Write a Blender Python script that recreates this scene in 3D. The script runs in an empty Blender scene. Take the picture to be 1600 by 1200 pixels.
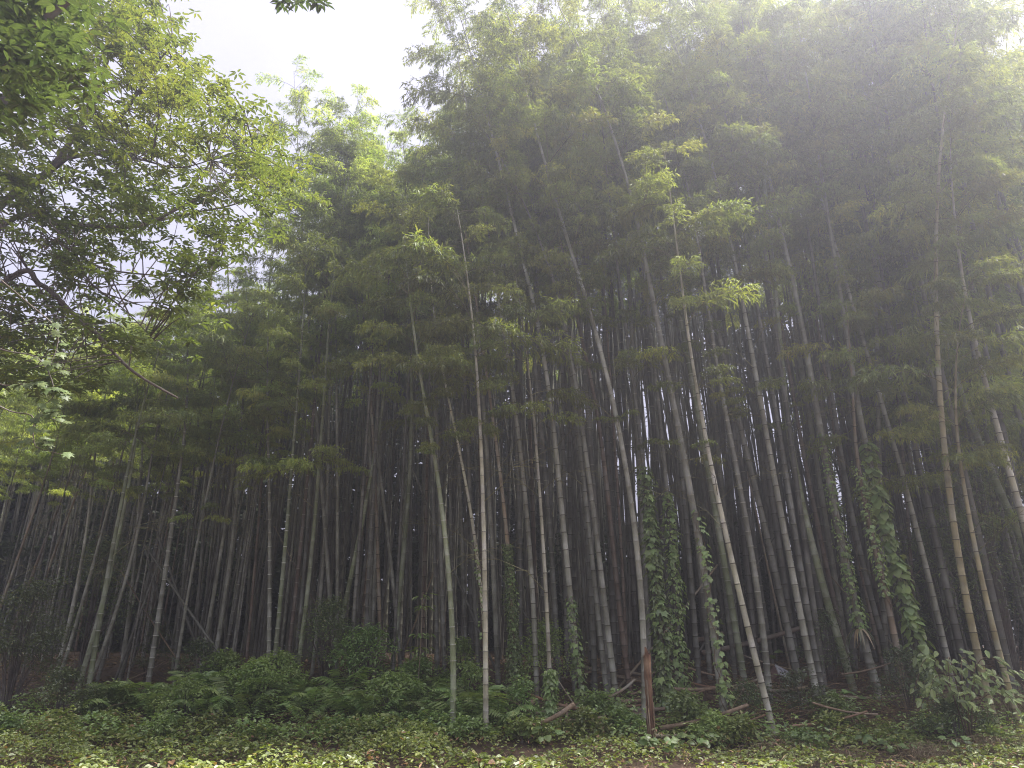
import bpy, math, random
import numpy as np
from mathutils import Vector, Matrix

rad = math.radians
random.seed(7)
rng = np.random.default_rng(7)
sc = bpy.context.scene
col = sc.collection

# ------------------------------------------------------------------ camera
CAM_H, PITCH, FPX = 1.6, rad(20.0), 1110.0
cam_d = bpy.data.cameras.new('camera')
cam_d.sensor_width = 36.0
cam_d.lens = FPX / 1600.0 * 36.0
cam_d.clip_start, cam_d.clip_end = 0.05, 2000.0
cam = bpy.data.objects.new('camera', cam_d)
cam.location = (0, 0, CAM_H)
cam.rotation_euler = (rad(90) + PITCH, 0, 0)
col.objects.link(cam)
sc.camera = cam

# ------------------------------------------------------------------ light
SUN_AZ, SUN_EL = rad(69), rad(65)
world = bpy.data.worlds.new('World')
sc.world = world
world.use_nodes = True
wn = world.node_tree
wn.nodes.clear()
sky = wn.nodes.new('ShaderNodeTexSky')
sky.sky_type = 'NISHITA'
sky.sun_disc = False
sky.sun_elevation = SUN_EL
sky.sun_rotation = SUN_AZ
sky.dust_density = 3.0
tcw = wn.nodes.new('ShaderNodeTexCoord')
cn = wn.nodes.new('ShaderNodeTexNoise')
cn.inputs['Scale'].default_value = 2.2
cn.inputs['Detail'].default_value = 5
wn.links.new(tcw.outputs['Generated'], cn.inputs['Vector'])
cr = wn.nodes.new('ShaderNodeValToRGB')
cr.color_ramp.elements[0].position, cr.color_ramp.elements[0].color = 0.3, (3.05, 3.0, 3.9, 1)
cr.color_ramp.elements[1].position, cr.color_ramp.elements[1].color = 0.7, (3.95, 3.9, 4.8, 1)
wn.links.new(cn.outputs['Fac'], cr.inputs['Fac'])
mixw = wn.nodes.new('ShaderNodeMixRGB')
mixw.inputs['Fac'].default_value = 0.9
wn.links.new(sky.outputs[0], mixw.inputs[1])
wn.links.new(cr.outputs[0], mixw.inputs[2])
bg = wn.nodes.new('ShaderNodeBackground')
bg.inputs['Strength'].default_value = 0.10
wo = wn.nodes.new('ShaderNodeOutputWorld')
wn.links.new(mixw.outputs[0], bg.inputs['Color'])
wn.links.new(bg.outputs[0], wo.inputs['Surface'])

sun_d = bpy.data.lights.new('sun', 'SUN')
sun_d.energy = 5.0
sun_d.angle = rad(10)
sun_d.color = (1.0, 0.965, 0.92)
sun = bpy.data.objects.new('sun', sun_d)
SUN_DIR = Vector((math.sin(SUN_AZ) * math.cos(SUN_EL), math.cos(SUN_AZ) * math.cos(SUN_EL), math.sin(SUN_EL)))
sun.rotation_euler = (-SUN_DIR).to_track_quat('-Z', 'Y').to_euler()
sun.location = (20, 10, 40)
col.objects.link(sun)

sc.view_settings.view_transform = 'Standard'
sc.view_settings.look = 'None'
sc.view_settings.exposure = 1.5
sc.view_settings.gamma = 1.0
cy = sc.cycles
cy.use_denoising = True
cy.denoising_prefilter = 'NONE'
cy.filter_width = 1.1
cy.max_bounces = 6
cy.diffuse_bounces = 4
cy.glossy_bounces = 1
cy.transmission_bounces = 4
cy.volume_bounces = 0
cy.transparent_max_bounces = 4
cy.caustics_reflective = cy.caustics_refractive = False
cy.use_adaptive_sampling = True
cy.adaptive_threshold = 0.012
VEIL_DENSITY, VEIL_G = 0.0086, 0.80

# ------------------------------------------------------------------ helpers
SP, CP = math.sin(PITCH), math.cos(PITCH)


def ray(px, py):
    xc, yc = (px - 800.0) / FPX, (600.0 - py) / FPX
    return np.array((xc, CP - yc * SP, SP + yc * CP))


def at_y(px, py, Y):
    d = ray(px, py)
    return np.array((0, 0, CAM_H)) + d * (Y / d[1])


def project(p):
    x, y, z = p[0], p[1], p[2] - CAM_H
    f = y * CP + z * SP
    u = -y * SP + z * CP
    return 800 + FPX * x / f, 600 - FPX * u / f


def ground_h(x, y):
    x = np.asarray(x, float); y = np.asarray(y, float)
    a = np.clip((y - 12.0) / 2.4, 0, 1)
    z = -0.15 + 0.15 * a * a * (3 - 2 * a)
    z = z + 0.15 * np.clip(y - 14.2, 0, 6.6) + 0.02 * np.clip(y - 20.8, 0, 21) - 0.12 * np.clip(y - 42, 0, 60)
    n = 0.05 * np.sin(x * 1.7 + 0.6 * y) * np.cos(y * 1.3 - 0.4 * x) + 0.07 * np.sin(0.55 * x + 1.1) * np.sin(0.6 * y)
    return z + n * np.clip((y - 9) / 4, 0, 1)


def on_ground(px, py):
    d = ray(px, py)
    t = np.linspace(4, 60, 1200)
    P = np.array((0, 0, CAM_H)) + d * t[:, None]
    k = np.nonzero(P[:, 2] < ground_h(P[:, 0], P[:, 1]))[0]
    return P[k[0]] if len(k) else np.array((0, 0, CAM_H)) + d * 24


class MB:
    def __init__(s):
        s.v, s.f, s.m, s.t, s.n = [], [], [], [], 0

    def add(s, verts, faces, mat=0, tint=None):
        verts = np.asarray(verts, float).reshape(-1, 3)
        faces = np.asarray(faces, np.int64)
        if len(faces) == 0:
            return
        s.v.append(verts)
        s.f.append(faces + s.n)
        s.m.append(np.full(len(faces), mat))
        s.t.append(np.full(len(faces), 0.5) if tint is None else np.broadcast_to(tint, len(faces)))
        s.n += len(verts)

    def mesh(s, name, mats, smooth=True):
        me = bpy.data.meshes.new(name)
        V = np.concatenate(s.v)
        me.vertices.add(len(V))
        me.vertices.foreach_set('co', V.ravel())
        sizes = np.concatenate([np.full(len(f), f.shape[1]) for f in s.f])
        loops = np.concatenate([f.ravel() for f in s.f])
        me.loops.add(len(loops))
        me.loops.foreach_set('vertex_index', loops)
        me.polygons.add(len(sizes))
        st = np.zeros(len(sizes), np.int64)
        st[1:] = np.cumsum(sizes)[:-1]
        me.polygons.foreach_set('loop_start', st)
        me.polygons.foreach_set('loop_total', sizes)
        me.polygons.foreach_set('material_index', np.concatenate(s.m))
        me.polygons.foreach_set('use_smooth', np.full(len(sizes), bool(smooth)))
        a = me.attributes.new('tint', 'FLOAT', 'FACE')
        a.data.foreach_set('value', np.concatenate(s.t).astype(np.float32))
        for m in (mats if isinstance(mats, (list, tuple)) else [mats]):
            me.materials.append(m)
        me.update(calc_edges=True)
        me.validate()
        return me

    def arrays(s):
        return s


def tag(o, label=None, cat=None, group=None, kind=None):
    if label: o['label'] = label
    if cat: o['category'] = cat
    if group: o['group'] = group
    if kind: o['kind'] = kind
    return o


def obj(name, me, parent=None, loc=None, mat4=None):
    o = bpy.data.objects.new(name, me)
    col.objects.link(o)
    if parent is not None:
        o.parent = parent
    if loc is not None:
        o.location = loc
    if mat4 is not None:
        o.matrix_local = mat4
    return o


def empty(name, loc, rz=0.0, s=1.0):
    o = bpy.data.objects.new(name, None)
    o.empty_display_size = 0.2
    o.location = loc
    o.rotation_euler = (0, 0, rz)
    o.scale = (s, s, s)
    col.objects.link(o)
    return o


def unit(a):
    return a / np.maximum(np.linalg.norm(a, axis=-1, keepdims=True), 1e-9)


def tube(mb, pts, radii, sides=6, mat=0, tint=0.5, cap=True):
    pts = np.asarray(pts, float)
    radii = np.broadcast_to(np.asarray(radii, float), len(pts))
    n = len(pts)
    t = unit(np.gradient(pts, axis=0))
    ref = np.array((1.0, 0.13, 0.07)) if abs(t[0][0]) < 0.8 else np.array((0.1, 1.0, 0.1))
    u = unit(ref - (t @ ref)[:, None] * t)
    w = np.cross(t, u)
    a = np.arange(sides) * 2 * math.pi / sides
    ring = np.cos(a)[None, :, None] * u[:, None] + np.sin(a)[None, :, None] * w[:, None]
    V = (pts[:, None] + ring * radii[:, None, None]).reshape(-1, 3)
    i, j = np.meshgrid(np.arange(n - 1), np.arange(sides), indexing='ij')
    k = (j + 1) % sides
    F = np.stack([i * sides + j, i * sides + k, (i + 1) * sides + k, (i + 1) * sides + j], -1).reshape(-1, 4)
    mb.add(V, F, mat, tint)
    if cap:
        mb.add(V[-sides:], [list(range(sides))], mat, tint)


def kites(mb, P, D, S, L, W, mat=0, tint=None, droop=0.12):
    """narrow leaves: one folded quad each"""
    n = len(P)
    D = unit(D)
    S = unit(S - (S * D).sum(-1, keepdims=True) * D)
    N = np.cross(D, S)
    L = np.broadcast_to(L, n)[:, None]; W = np.broadcast_to(W, n)[:, None]
    mid = P + D * L * 0.42
    V = np.stack([P, mid + S * W * .5 + N * W * .12, P + D * L - np.array((0, 0, 1)) * L * droop, mid - S * W * .5 + N * W * .12], 1)
    F = np.arange(n * 4).reshape(n, 4)
    mb.add(V.reshape(-1, 3), F, mat, rng.random(n) if tint is None else tint)


def broad(mb, P, D, S, L, W, mat=0, tint=None, fold=0.18, droop=0.12):
    """ovate leaves: two halves folded along the midrib"""
    n = len(P)
    D = unit(D)
    S = unit(S - (S * D).sum(-1, keepdims=True) * D)
    N = np.cross(D, S)
    N = np.where(N[:, 2:3] < 0, -N, N)
    L = np.broadcast_to(L, n)[:, None]; W = np.broadcast_to(W, n)[:, None]
    up = N * W * fold
    dn = np.array((0, 0, -1.0)) * L * droop
    a, b = P + D * L * .28, P + D * L * .66 + dn * .4
    V = np.stack([P, a + S * W * .46 + up, b + S * W * .4 + up, P + D * L + dn, b - S * W * .4 + up, a - S * W * .46 + up], 1)
    base = np.arange(n)[:, None] * 6
    F = np.concatenate([base + np.array([[0, 1, 2, 3]]), base + np.array([[0, 3, 4, 5]])])
    t = rng.random(n) if tint is None else np.broadcast_to(tint, n)
    mb.add(V.reshape(-1, 3), F, mat, np.concatenate([t, t]))


def rnd_dirs(n, zmin=-1, zmax=1):
    z = rng.uniform(zmin, zmax, n)
    a = rng.uniform(0, 2 * math.pi, n)
    r = np.sqrt(np.maximum(0, 1 - z * z))
    return np.stack([r * np.cos(a), r * np.sin(a), z], -1)


# ------------------------------------------------------------------ materials
def mat_base(name):
    m = bpy.data.materials.new(name)
    m.use_nodes = True
    nt = m.node_tree
    nt.nodes.clear()
    out = nt.nodes.new('ShaderNodeOutputMaterial')
    return m, nt, out


def ramp(nt, stops):
    r = nt.nodes.new('ShaderNodeValToRGB')
    e = r.color_ramp.elements
    while len(e) < len(stops):
        e.new(0.5)
    for k, (p, c) in enumerate(stops):
        e[k].position = p
        e[k].color = (*c, 1)
    return r


def leaf_mat(name, stops, trans=0.4, gloss=0.06, rough=0.45, objvar=0.45):
    m, nt, out = mat_base(name)
    L = nt.links
    at = nt.nodes.new('ShaderNodeAttribute'); at.attribute_name = 'tint'
    r = ramp(nt, stops)
    L.new(at.outputs['Fac'], r.inputs['Fac'])
    oi = nt.nodes.new('ShaderNodeObjectInfo')
    mr = nt.nodes.new('ShaderNodeMapRange')
    mr.inputs['To Min'].default_value = 1 - objvar * .6
    mr.inputs['To Max'].default_value = 1 + objvar
    L.new(oi.outputs['Random'], mr.inputs['Value'])
    hs = nt.nodes.new('ShaderNodeHueSaturation')
    L.new(r.outputs[0], hs.inputs['Color'])
    L.new(mr.outputs[0], hs.inputs['Value'])
    mh = nt.nodes.new('ShaderNodeMapRange')
    mh.inputs['To Min'].default_value = 0.485
    mh.inputs['To Max'].default_value = 0.512
    mm = nt.nodes.new('ShaderNodeMath'); mm.operation = 'FRACT'
    m2 = nt.nodes.new('ShaderNodeMath'); m2.operation = 'MULTIPLY'; m2.inputs[1].default_value = 7.31
    L.new(oi.outputs['Random'], m2.inputs[0]); L.new(m2.outputs[0], mm.inputs[0]); L.new(mm.outputs[0], mh.inputs['Value'])
    L.new(mh.outputs[0], hs.inputs['Hue'])
    d = nt.nodes.new('ShaderNodeBsdfDiffuse')
    t = nt.nodes.new('ShaderNodeBsdfTranslucent')
    g = nt.nodes.new('ShaderNodeBsdfGlossy'); g.inputs['Roughness'].default_value = rough
    L.new(hs.outputs[0], d.inputs['Color'])
    # light that passes through a leaf comes out yellower
    tc = nt.nodes.new('ShaderNodeMixRGB'); tc.blend_type = 'MULTIPLY'; tc.inputs['Fac'].default_value = 1
    tc.inputs[2].default_value = (1.45, 1.5, 0.55, 1)
    L.new(hs.outputs[0], tc.inputs[1]); L.new(tc.outputs[0], t.inputs['Color'])
    x = nt.nodes.new('ShaderNodeMixShader'); x.inputs[0].default_value = trans
    L.new(d.outputs[0], x.inputs[1]); L.new(t.outputs[0], x.inputs[2])
    y = nt.nodes.new('ShaderNodeMixShader'); y.inputs[0].default_value = gloss
    L.new(x.outputs[0], y.inputs[1]); L.new(g.outputs[0], y.inputs[2])
    L.new(y.outputs[0], out.inputs['Surface'])
    return m


def stem_mat(name, c1, c2, patch=None, rough=0.5, scale=(18, 18, 1.6), bump=0.15):
    m, nt, out = mat_base(name)
    L = nt.links
    tc = nt.nodes.new('ShaderNodeTexCoord')
    mp = nt.nodes.new('ShaderNodeMapping')
    mp.inputs['Scale'].default_value = scale
    L.new(tc.outputs['Object'], mp.inputs['Vector'])
    oi = nt.nodes.new('ShaderNodeObjectInfo')
    ad = nt.nodes.new('ShaderNodeMath'); ad.operation = 'MULTIPLY'; ad.inputs[1].default_value = 40
    L.new(oi.outputs['Random'], ad.inputs[0])
    n = nt.nodes.new('ShaderNodeTexNoise'); n.noise_dimensions = '4D'
    n.inputs['Scale'].default_value = 1.0; n.inputs['Detail'].default_value = 6; n.inputs['Roughness'].default_value = .65
    L.new(mp.outputs[0], n.inputs['Vector']); L.new(ad.outputs[0], n.inputs['W'])
    r = ramp(nt, [(0.3, c1), (0.68, c2)])
    L.new(n.outputs['Fac'], r.inputs['Fac'])
    colr = r.outputs[0]
    if patch:
        n2 = nt.nodes.new('ShaderNodeTexNoise'); n2.noise_dimensions = '4D'
        n2.inputs['Scale'].default_value = 2.6; n2.inputs['Detail'].default_value = 5
        L.new(tc.outputs['Object'], n2.inputs['Vector']); L.new(ad.outputs[0], n2.inputs['W'])
        r2 = ramp(nt, [(0.46, (0, 0, 0)), (0.66, (1, 1, 1))])
        L.new(n2.outputs['Fac'], r2.inputs['Fac'])
        mx = nt.nodes.new('ShaderNodeMixRGB')
        mx.inputs[2].default_value = (*patch, 1)
        L.new(r2.outputs[0], mx.inputs['Fac']); L.new(colr, mx.inputs[1])
        colr = mx.outputs[0]
    n3 = nt.nodes.new('ShaderNodeTexNoise'); n3.noise_dimensions = '4D'
    n3.inputs['Scale'].default_value = 1.1; n3.inputs['Detail'].default_value = 7; n3.inputs['Roughness'].default_value = .7
    L.new(tc.outputs['Object'], n3.inputs['Vector']); L.new(ad.outputs[0], n3.inputs['W'])
    r3 = ramp(nt, [(0.40, (.48, .46, .42)), (0.58, (1.08, 1.08, 1.06))])
    L.new(n3.outputs['Fac'], r3.inputs['Fac'])
    mx3 = nt.nodes.new('ShaderNodeMixRGB'); mx3.blend_type = 'MULTIPLY'; mx3.inputs['Fac'].default_value = .8
    L.new(colr, mx3.inputs[1]); L.new(r3.outputs[0], mx3.inputs[2])
    colr = mx3.outputs[0]
    hs = nt.nodes.new('ShaderNodeHueSaturation')
    mr = nt.nodes.new('ShaderNodeMapRange'); mr.inputs['To Min'].default_value = .72; mr.inputs['To Max'].default_value = 1.22
    L.new(oi.outputs['Random'], mr.inputs['Value']); L.new(mr.outputs[0], hs.inputs['Value']); L.new(colr, hs.inputs['Color'])
    p = nt.nodes.new('ShaderNodeBsdfPrincipled')
    p.inputs['Roughness'].default_value = rough
    p.inputs['Specular IOR Level'].default_value = .35
    L.new(hs.outputs[0], p.inputs['Base Color'])
    b = nt.nodes.new('ShaderNodeBump'); b.inputs['Strength'].default_value = bump; b.inputs['Distance'].default_value = .01
    L.new(n.outputs['Fac'], b.inputs['Height']); L.new(b.outputs[0], p.inputs['Normal'])
    L.new(p.outputs[0], out.inputs['Surface'])
    return m


M = {}
M['green'] = stem_mat('culm_green', (.18, .225, .10), (.30, .325, .18), (.38, .40, .30))
M['grey'] = stem_mat('culm_grey_green', (.19, .19, .135), (.35, .345, .27), (.42, .42, .35))
M['pale'] = stem_mat('culm_pale', (.43, .42, .28), (.60, .57, .41), (.60, .58, .49))
M['yellow'] = stem_mat('culm_yellow', (.26, .22, .11), (.38, .33, .18), (.30, .29, .21))
M['tan'] = stem_mat('culm_tan', (.24, .18, .11), (.40, .31, .20), (.34, .32, .25))
M['red'] = stem_mat('culm_red_brown', (.14, .095, .065), (.25, .185, .135), (.22, .19, .15))
M['dark'] = stem_mat('culm_dark', (.095, .092, .07), (.19, .18, .145), (.23, .225, .19))  # tone lowered to stand in for shade on the deep culms
M['mid'] = stem_mat('culm_weathered', (.11, .108, .08), (.22, .215, .17), (.28, .28, .24))
M['dead'] = stem_mat('dead_bamboo', (.18, .12, .07), (.42, .31, .20), (.28, .22, .16), rough=.8, bump=.5)
M['rust'] = stem_mat('rusty_cane', (.20, .10, .055), (.38, .22, .13), (.34, .24, .16), rough=.8, bump=.4)
M['stump'] = stem_mat('rotten_bamboo', (.02, .012, .008), (.30, .155, .09), (.40, .27, .17), rough=.85, scale=(38, 38, 3), bump=.9)
M['ring_white'] = stem_mat('white_bloom', (.50, .50, .42), (.74, .73, .66), None, rough=.8, bump=0)
M['ring_dark'] = stem_mat('dark_node', (.06, .05, .035), (.13, .11, .08), None, rough=.8, bump=0)
M['ring_mid'] = stem_mat('grey_node', (.26, .25, .19), (.42, .41, .34), None, rough=.8, bump=0)
M['twig'] = stem_mat('bamboo_twig', (.20, .20, .09), (.33, .30, .16), None, rough=.7, bump=0)
M['bark'] = stem_mat('bark', (.07, .055, .045), (.21, .17, .14), (.26, .24, .21), rough=.9, scale=(9, 9, 9), bump=.8)
M['vine_stem'] = stem_mat('vine_stem', (.10, .07, .04), (.22, .15, .09), None, rough=.9, bump=0)
M['bamboo_leaf'] = leaf_mat('bamboo_leaf', [(0, (.11, .14, .052)), (.45, (.21, .245, .08)), (.8, (.32, .33, .10)), (1, (.40, .37, .11))], trans=.45, gloss=.05, rough=.5, objvar=.55)
M['near_leaf'] = leaf_mat('near_tree_leaf', [(0, (.07, .11, .055)), (.5, (.11, .16, .075)), (1, (.16, .21, .09))], trans=.35)
M['tree_leaf'] = leaf_mat('tree_leaf', [(0, (.07, .105, .042)), (.5, (.125, .175, .056)), (.85, (.20, .245, .07)), (1, (.26, .29, .085))], trans=.45)
M['shaded_thicket_leaf'] = leaf_mat('shaded_thicket_leaf', [(0, (.018, .028, .012)), (.5, (.03, .045, .018)), (1, (.06, .075, .03))], trans=.12, gloss=.03)  # far leaves darkened to imitate the deep shade of the grove
M['cover_leaf'] = leaf_mat('ground_cover_leaf', [(0, (.11, .165, .045)), (.4, (.23, .30, .09)), (.8, (.35, .40, .13)), (.93, (.44, .43, .17)), (1, (.36, .22, .11))], trans=.3)
M['fern_leaf'] = leaf_mat('fern_leaf', [(0, (.16, .24, .085)), (.5, (.25, .35, .12)), (1, (.36, .44, .18))], trans=.3)
M['shrub_leaf'] = leaf_mat('shrub_leaf', [(0, (.075, .105, .04)), (.5, (.13, .175, .065)), (.9, (.20, .24, .10)), (1, (.28, .25, .12))], trans=.25, gloss=.1)
M['bright_leaf'] = leaf_mat('large_weed_leaf', [(0, (.12, .19, .06)), (.5, (.17, .25, .085)), (1, (.24, .30, .11))], trans=.35)
M['vine_leaf'] = leaf_mat('vine_leaf', [(0, (.16, .24, .08)), (.5, (.25, .34, .12)), (1, (.36, .42, .18))], trans=.3, gloss=.07, objvar=.6)
M['bush_leaf'] = leaf_mat('drooping_bush_leaf', [(0, (.13, .18, .055)), (.5, (.19, .245, .08)), (1, (.27, .31, .12))], trans=.25, gloss=.06)
M['straw'] = leaf_mat('dry_straw', [(0, (.17, .12, .06)), (.5, (.34, .27, .15)), (1, (.48, .42, .27))], trans=.2, gloss=.03)
M['litter'] = leaf_mat('leaf_litter', [(0, (.06, .035, .02)), (.5, (.17, .10, .055)), (1, (.34, .23, .13))], trans=.1, gloss=.03)


def soil():
    m, nt, out = mat_base('forest_floor')
    L = nt.links
    tc = nt.nodes.new('ShaderNodeTexCoord')
    n = nt.nodes.new('ShaderNodeTexNoise'); n.inputs['Scale'].default_value = 3.0; n.inputs['Detail'].default_value = 10; n.inputs['Roughness'].default_value = .72
    L.new(tc.outputs['Object'], n.inputs['Vector'])
    r = ramp(nt, [(.3, (.035, .022, .013)), (.5, (.085, .052, .03)), (.7, (.16, .105, .06))])
    L.new(n.outputs['Fac'], r.inputs['Fac'])
    p = nt.nodes.new('ShaderNodeBsdfPrincipled'); p.inputs['Roughness'].default_value = .95
    L.new(r.outputs[0], p.inputs['Base Color'])
    b = nt.nodes.new('ShaderNodeBump'); b.inputs['Strength'].default_value = .8; b.inputs['Distance'].default_value = .06
    L.new(n.outputs['Fac'], b.inputs['Height']); L.new(b.outputs[0], p.inputs['Normal'])
    L.new(p.outputs[0], out.inputs['Surface'])
    return m


M['soil'] = soil()

# ------------------------------------------------------------------ ground
gx = np.concatenate([[-260, -160, -90, -60], np.arange(-40, 40.1, .5), [60, 90, 160, 260]])
gy = np.concatenate([[-60, -30, -10, 0, 5], np.arange(8, 44.1, .5), [50, 60, 80, 110, 160, 260]])
X, Y = np.meshgrid(gx, gy, indexing='ij')
Z = ground_h(X, Y)
mb = MB()
nx, ny = len(gx), len(gy)
i, j = np.meshgrid(np.arange(nx - 1), np.arange(ny - 1), indexing='ij')
F = np.stack([i * ny + j, (i + 1) * ny + j, (i + 1) * ny + j + 1, i * ny + j + 1], -1).reshape(-1, 4)
mb.add(np.stack([X, Y, Z], -1).reshape(-1, 3), F)
tag(obj('ground', mb.mesh('ground', M['soil'])), 'brown forest floor rising into the bamboo grove', 'ground', kind='structure')


# ------------------------------------------------------------------ bamboo
def branch_arrays(seed):
    """one leafy bamboo branch, 1.5 m long, growing along +x: twig tubes and leaf arrays"""
    r = np.random.default_rng(seed)
    mbt = MB()
    n = 9
    s = np.linspace(0, 1, n)
    el0 = rad(r.uniform(38, 58)); el1 = rad(r.uniform(-38, -8))
    el = el0 + (el1 - el0) * s ** .8
    ax = np.zeros((n, 3))
    for k in range(1, n):
        ax[k] = ax[k - 1] + 1.5 / (n - 1) * np.array((math.cos(el[k]), .12 * math.sin(k + seed), math.sin(el[k])))
    tube(mbt, ax, np.linspace(.009, .003, n), 3, cap=False)
    P, D, S = [], [], []
    nt_ = 30
    for q in range(nt_):
        f = .30 + .70 * (q + r.uniform(0, .8)) / nt_
        f = min(f, .999)
        k = f * (n - 1); k0 = int(k); p = ax[k0] + (ax[min(k0 + 1, n - 1)] - ax[k0]) * (k - k0)
        side = 1 if q % 2 else -1
        ang = side * rad(r.uniform(20, 75))
        l = r.uniform(.24, .52) * (1.1 - .4 * f)
        e0 = rad(r.uniform(5, 40))
        m = 5
        tw = [p]
        for w in range(m):
            e = e0 - rad(62) * (w / m)
            tw.append(tw[-1] + l / m * np.array((math.cos(ang) * math.cos(e), math.sin(ang) * math.cos(e), math.sin(e))))
        tw = np.array(tw)
        tube(mbt, tw[[0, 2, 5]], np.array((.0035, .003, .002)), 3, cap=False)
        for w in range(1, m + 1):
            for c in range(3 if w < m else 6):
                P.append(tw[w])
                out = unit(tw[w] - tw[w - 1])
                d = out * .7 + np.array((0, 0, -.45)) + r.normal(0, .5, 3)
                D.append(d)
                S.append(np.cross(d, (0, 0, 1)) + r.normal(0, .35, 3))
    P, D, S = map(np.array, (P, D, S))
    return mbt, P, D, S, r


PROTO = []
for sd in range(9):
    mbt, P, D, S, r = branch_arrays(100 + sd)
    n = len(P)
    L = r.uniform(.10, .165, n); W = r.uniform(.017, .026, n)
    T = np.clip(r.normal((.25, .35, .42, .5, .3, .62, .45, .72, .38)[sd], .17, n), 0, 1)
    PROTO.append((mbt, P, D, S, L, W, T))
M['lit_leaf'] = leaf_mat('lit_bamboo_leaf', [(0, (.17, .215, .085)), (.45, (.29, .345, .125)), (.8, (.40, .44, .15)), (1, (.47, .46, .16))], trans=.5, gloss=.05, rough=.5, objvar=.5)  # lighter copy of the bamboo leaf, painting light into the left crowns
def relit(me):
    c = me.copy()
    c.materials[0] = M['lit_leaf']
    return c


BR_MESH = []
for k, (mbt, P, D, S, L, W, T) in enumerate(PROTO):
    mb = MB()
    for v, f in zip(mbt.v, mbt.f):
        pass
    mb.v, mb.f, mb.m, mb.t, mb.n = list(mbt.v), list(mbt.f), [np.full(len(f), 1) for f in mbt.f], list(mbt.t), mbt.n
    kites(mb, P, D, S, L, W, 0, T)
    BR_MESH.append(mb.mesh('leafy_branch', [M['bamboo_leaf'], M['twig']], smooth=False))


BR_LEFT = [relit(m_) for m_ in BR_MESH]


def culm_radius(t, r0):
    return r0 * (1 - .93 * np.clip(t, 0, 1) ** 1.45)


def culm_nodes(H, k=1.0):
    z, out = 0.06, []
    while z < H - .1:
        out.append(z)
        q = z / H
        g = (.15 + .20 * min(1, z / 1.7)) * (1 if q < .6 else 1 - .9 * (q - .6)) * k
        z += max(.09, g)
    return out


def build_culm(curve, H, r0, sides=8):
    """curve(z)->(x,y) offset; returns culm mesh builder and ring builder, local to the base"""
    nodes = culm_nodes(H, random.uniform(.9, 1.12))
    zs = [-.15]
    rs = [r0 * 1.02]
    for z in nodes:
        rr = float(culm_radius(z / H, r0))
        zs += [z - .012, z, z + .014]
        rs += [rr, rr * 1.10 + .0012, rr * .99]
    zs.append(H); rs.append(.004)
    zs, rs = np.array(zs), np.array(rs)
    pts = np.array([curve(z) for z in zs])
    cm = MB()
    tube(cm, pts, rs, sides)
    rg = MB()
    for z in nodes:
        if z > H * .72: break
        rr = float(culm_radius(z / H, r0))
        a, b = np.array(curve(z - .014)), np.array(curve(z + .002))
        tube(rg, [a, b], [rr * 1.035 + .001, rr * 1.09 + .002], sides, cap=False)
    return cm, rg, nodes


def crown_spots(nodes, H, t0, full=1.0, step=2, front=False):
    """(z, azimuth, length) of each branch"""
    out = []
    az = random.uniform(0, 6.28)
    zz = [z for z in nodes if z > t0 * H]
    for k, z in enumerate(zz[::step]):
        t = (z / H - t0) / (1 - t0)
        az += math.pi * .72 + random.uniform(-.6, .6)
        ln = (0.75 + 1.25 * math.sin(min(1, t * 1.25 + .12) * math.pi * .8)) * random.uniform(.75, 1.15) * full
        if t > .8: ln *= 1 - .45 * (t - .8) / .2
        out.append((z, az, ln))
        if front:
            out.append((z + random.uniform(-.1, .1), -math.pi / 2 + random.uniform(-1.1, 1.1), ln * random.uniform(.6, 1.0)))
        elif t > .15 and random.random() < .75:
            out.append((z, az + random.uniform(1.8, 4.2), ln * random.uniform(.6, .95)))
    return out


# skyline of the grove in the photograph: picture x -> picture y of the crown tops
SKX = [-400, 0, 150, 330, 400, 440, 480, 540, 600, 640, 690, 720, 800, 1000, 1600, 2200]
SKY_ = [490, 500, 500, 450, 415, 340, 170, 170, 225, 245, 190, 35, -60, -130, -200, -200]


def height_for(px, Yb, zb):
    sy = np.interp(px, SKX, SKY_)
    d = ray(px, sy)
    top = CAM_H + d[2] * (Yb / d[1])
    return top - zb


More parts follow.
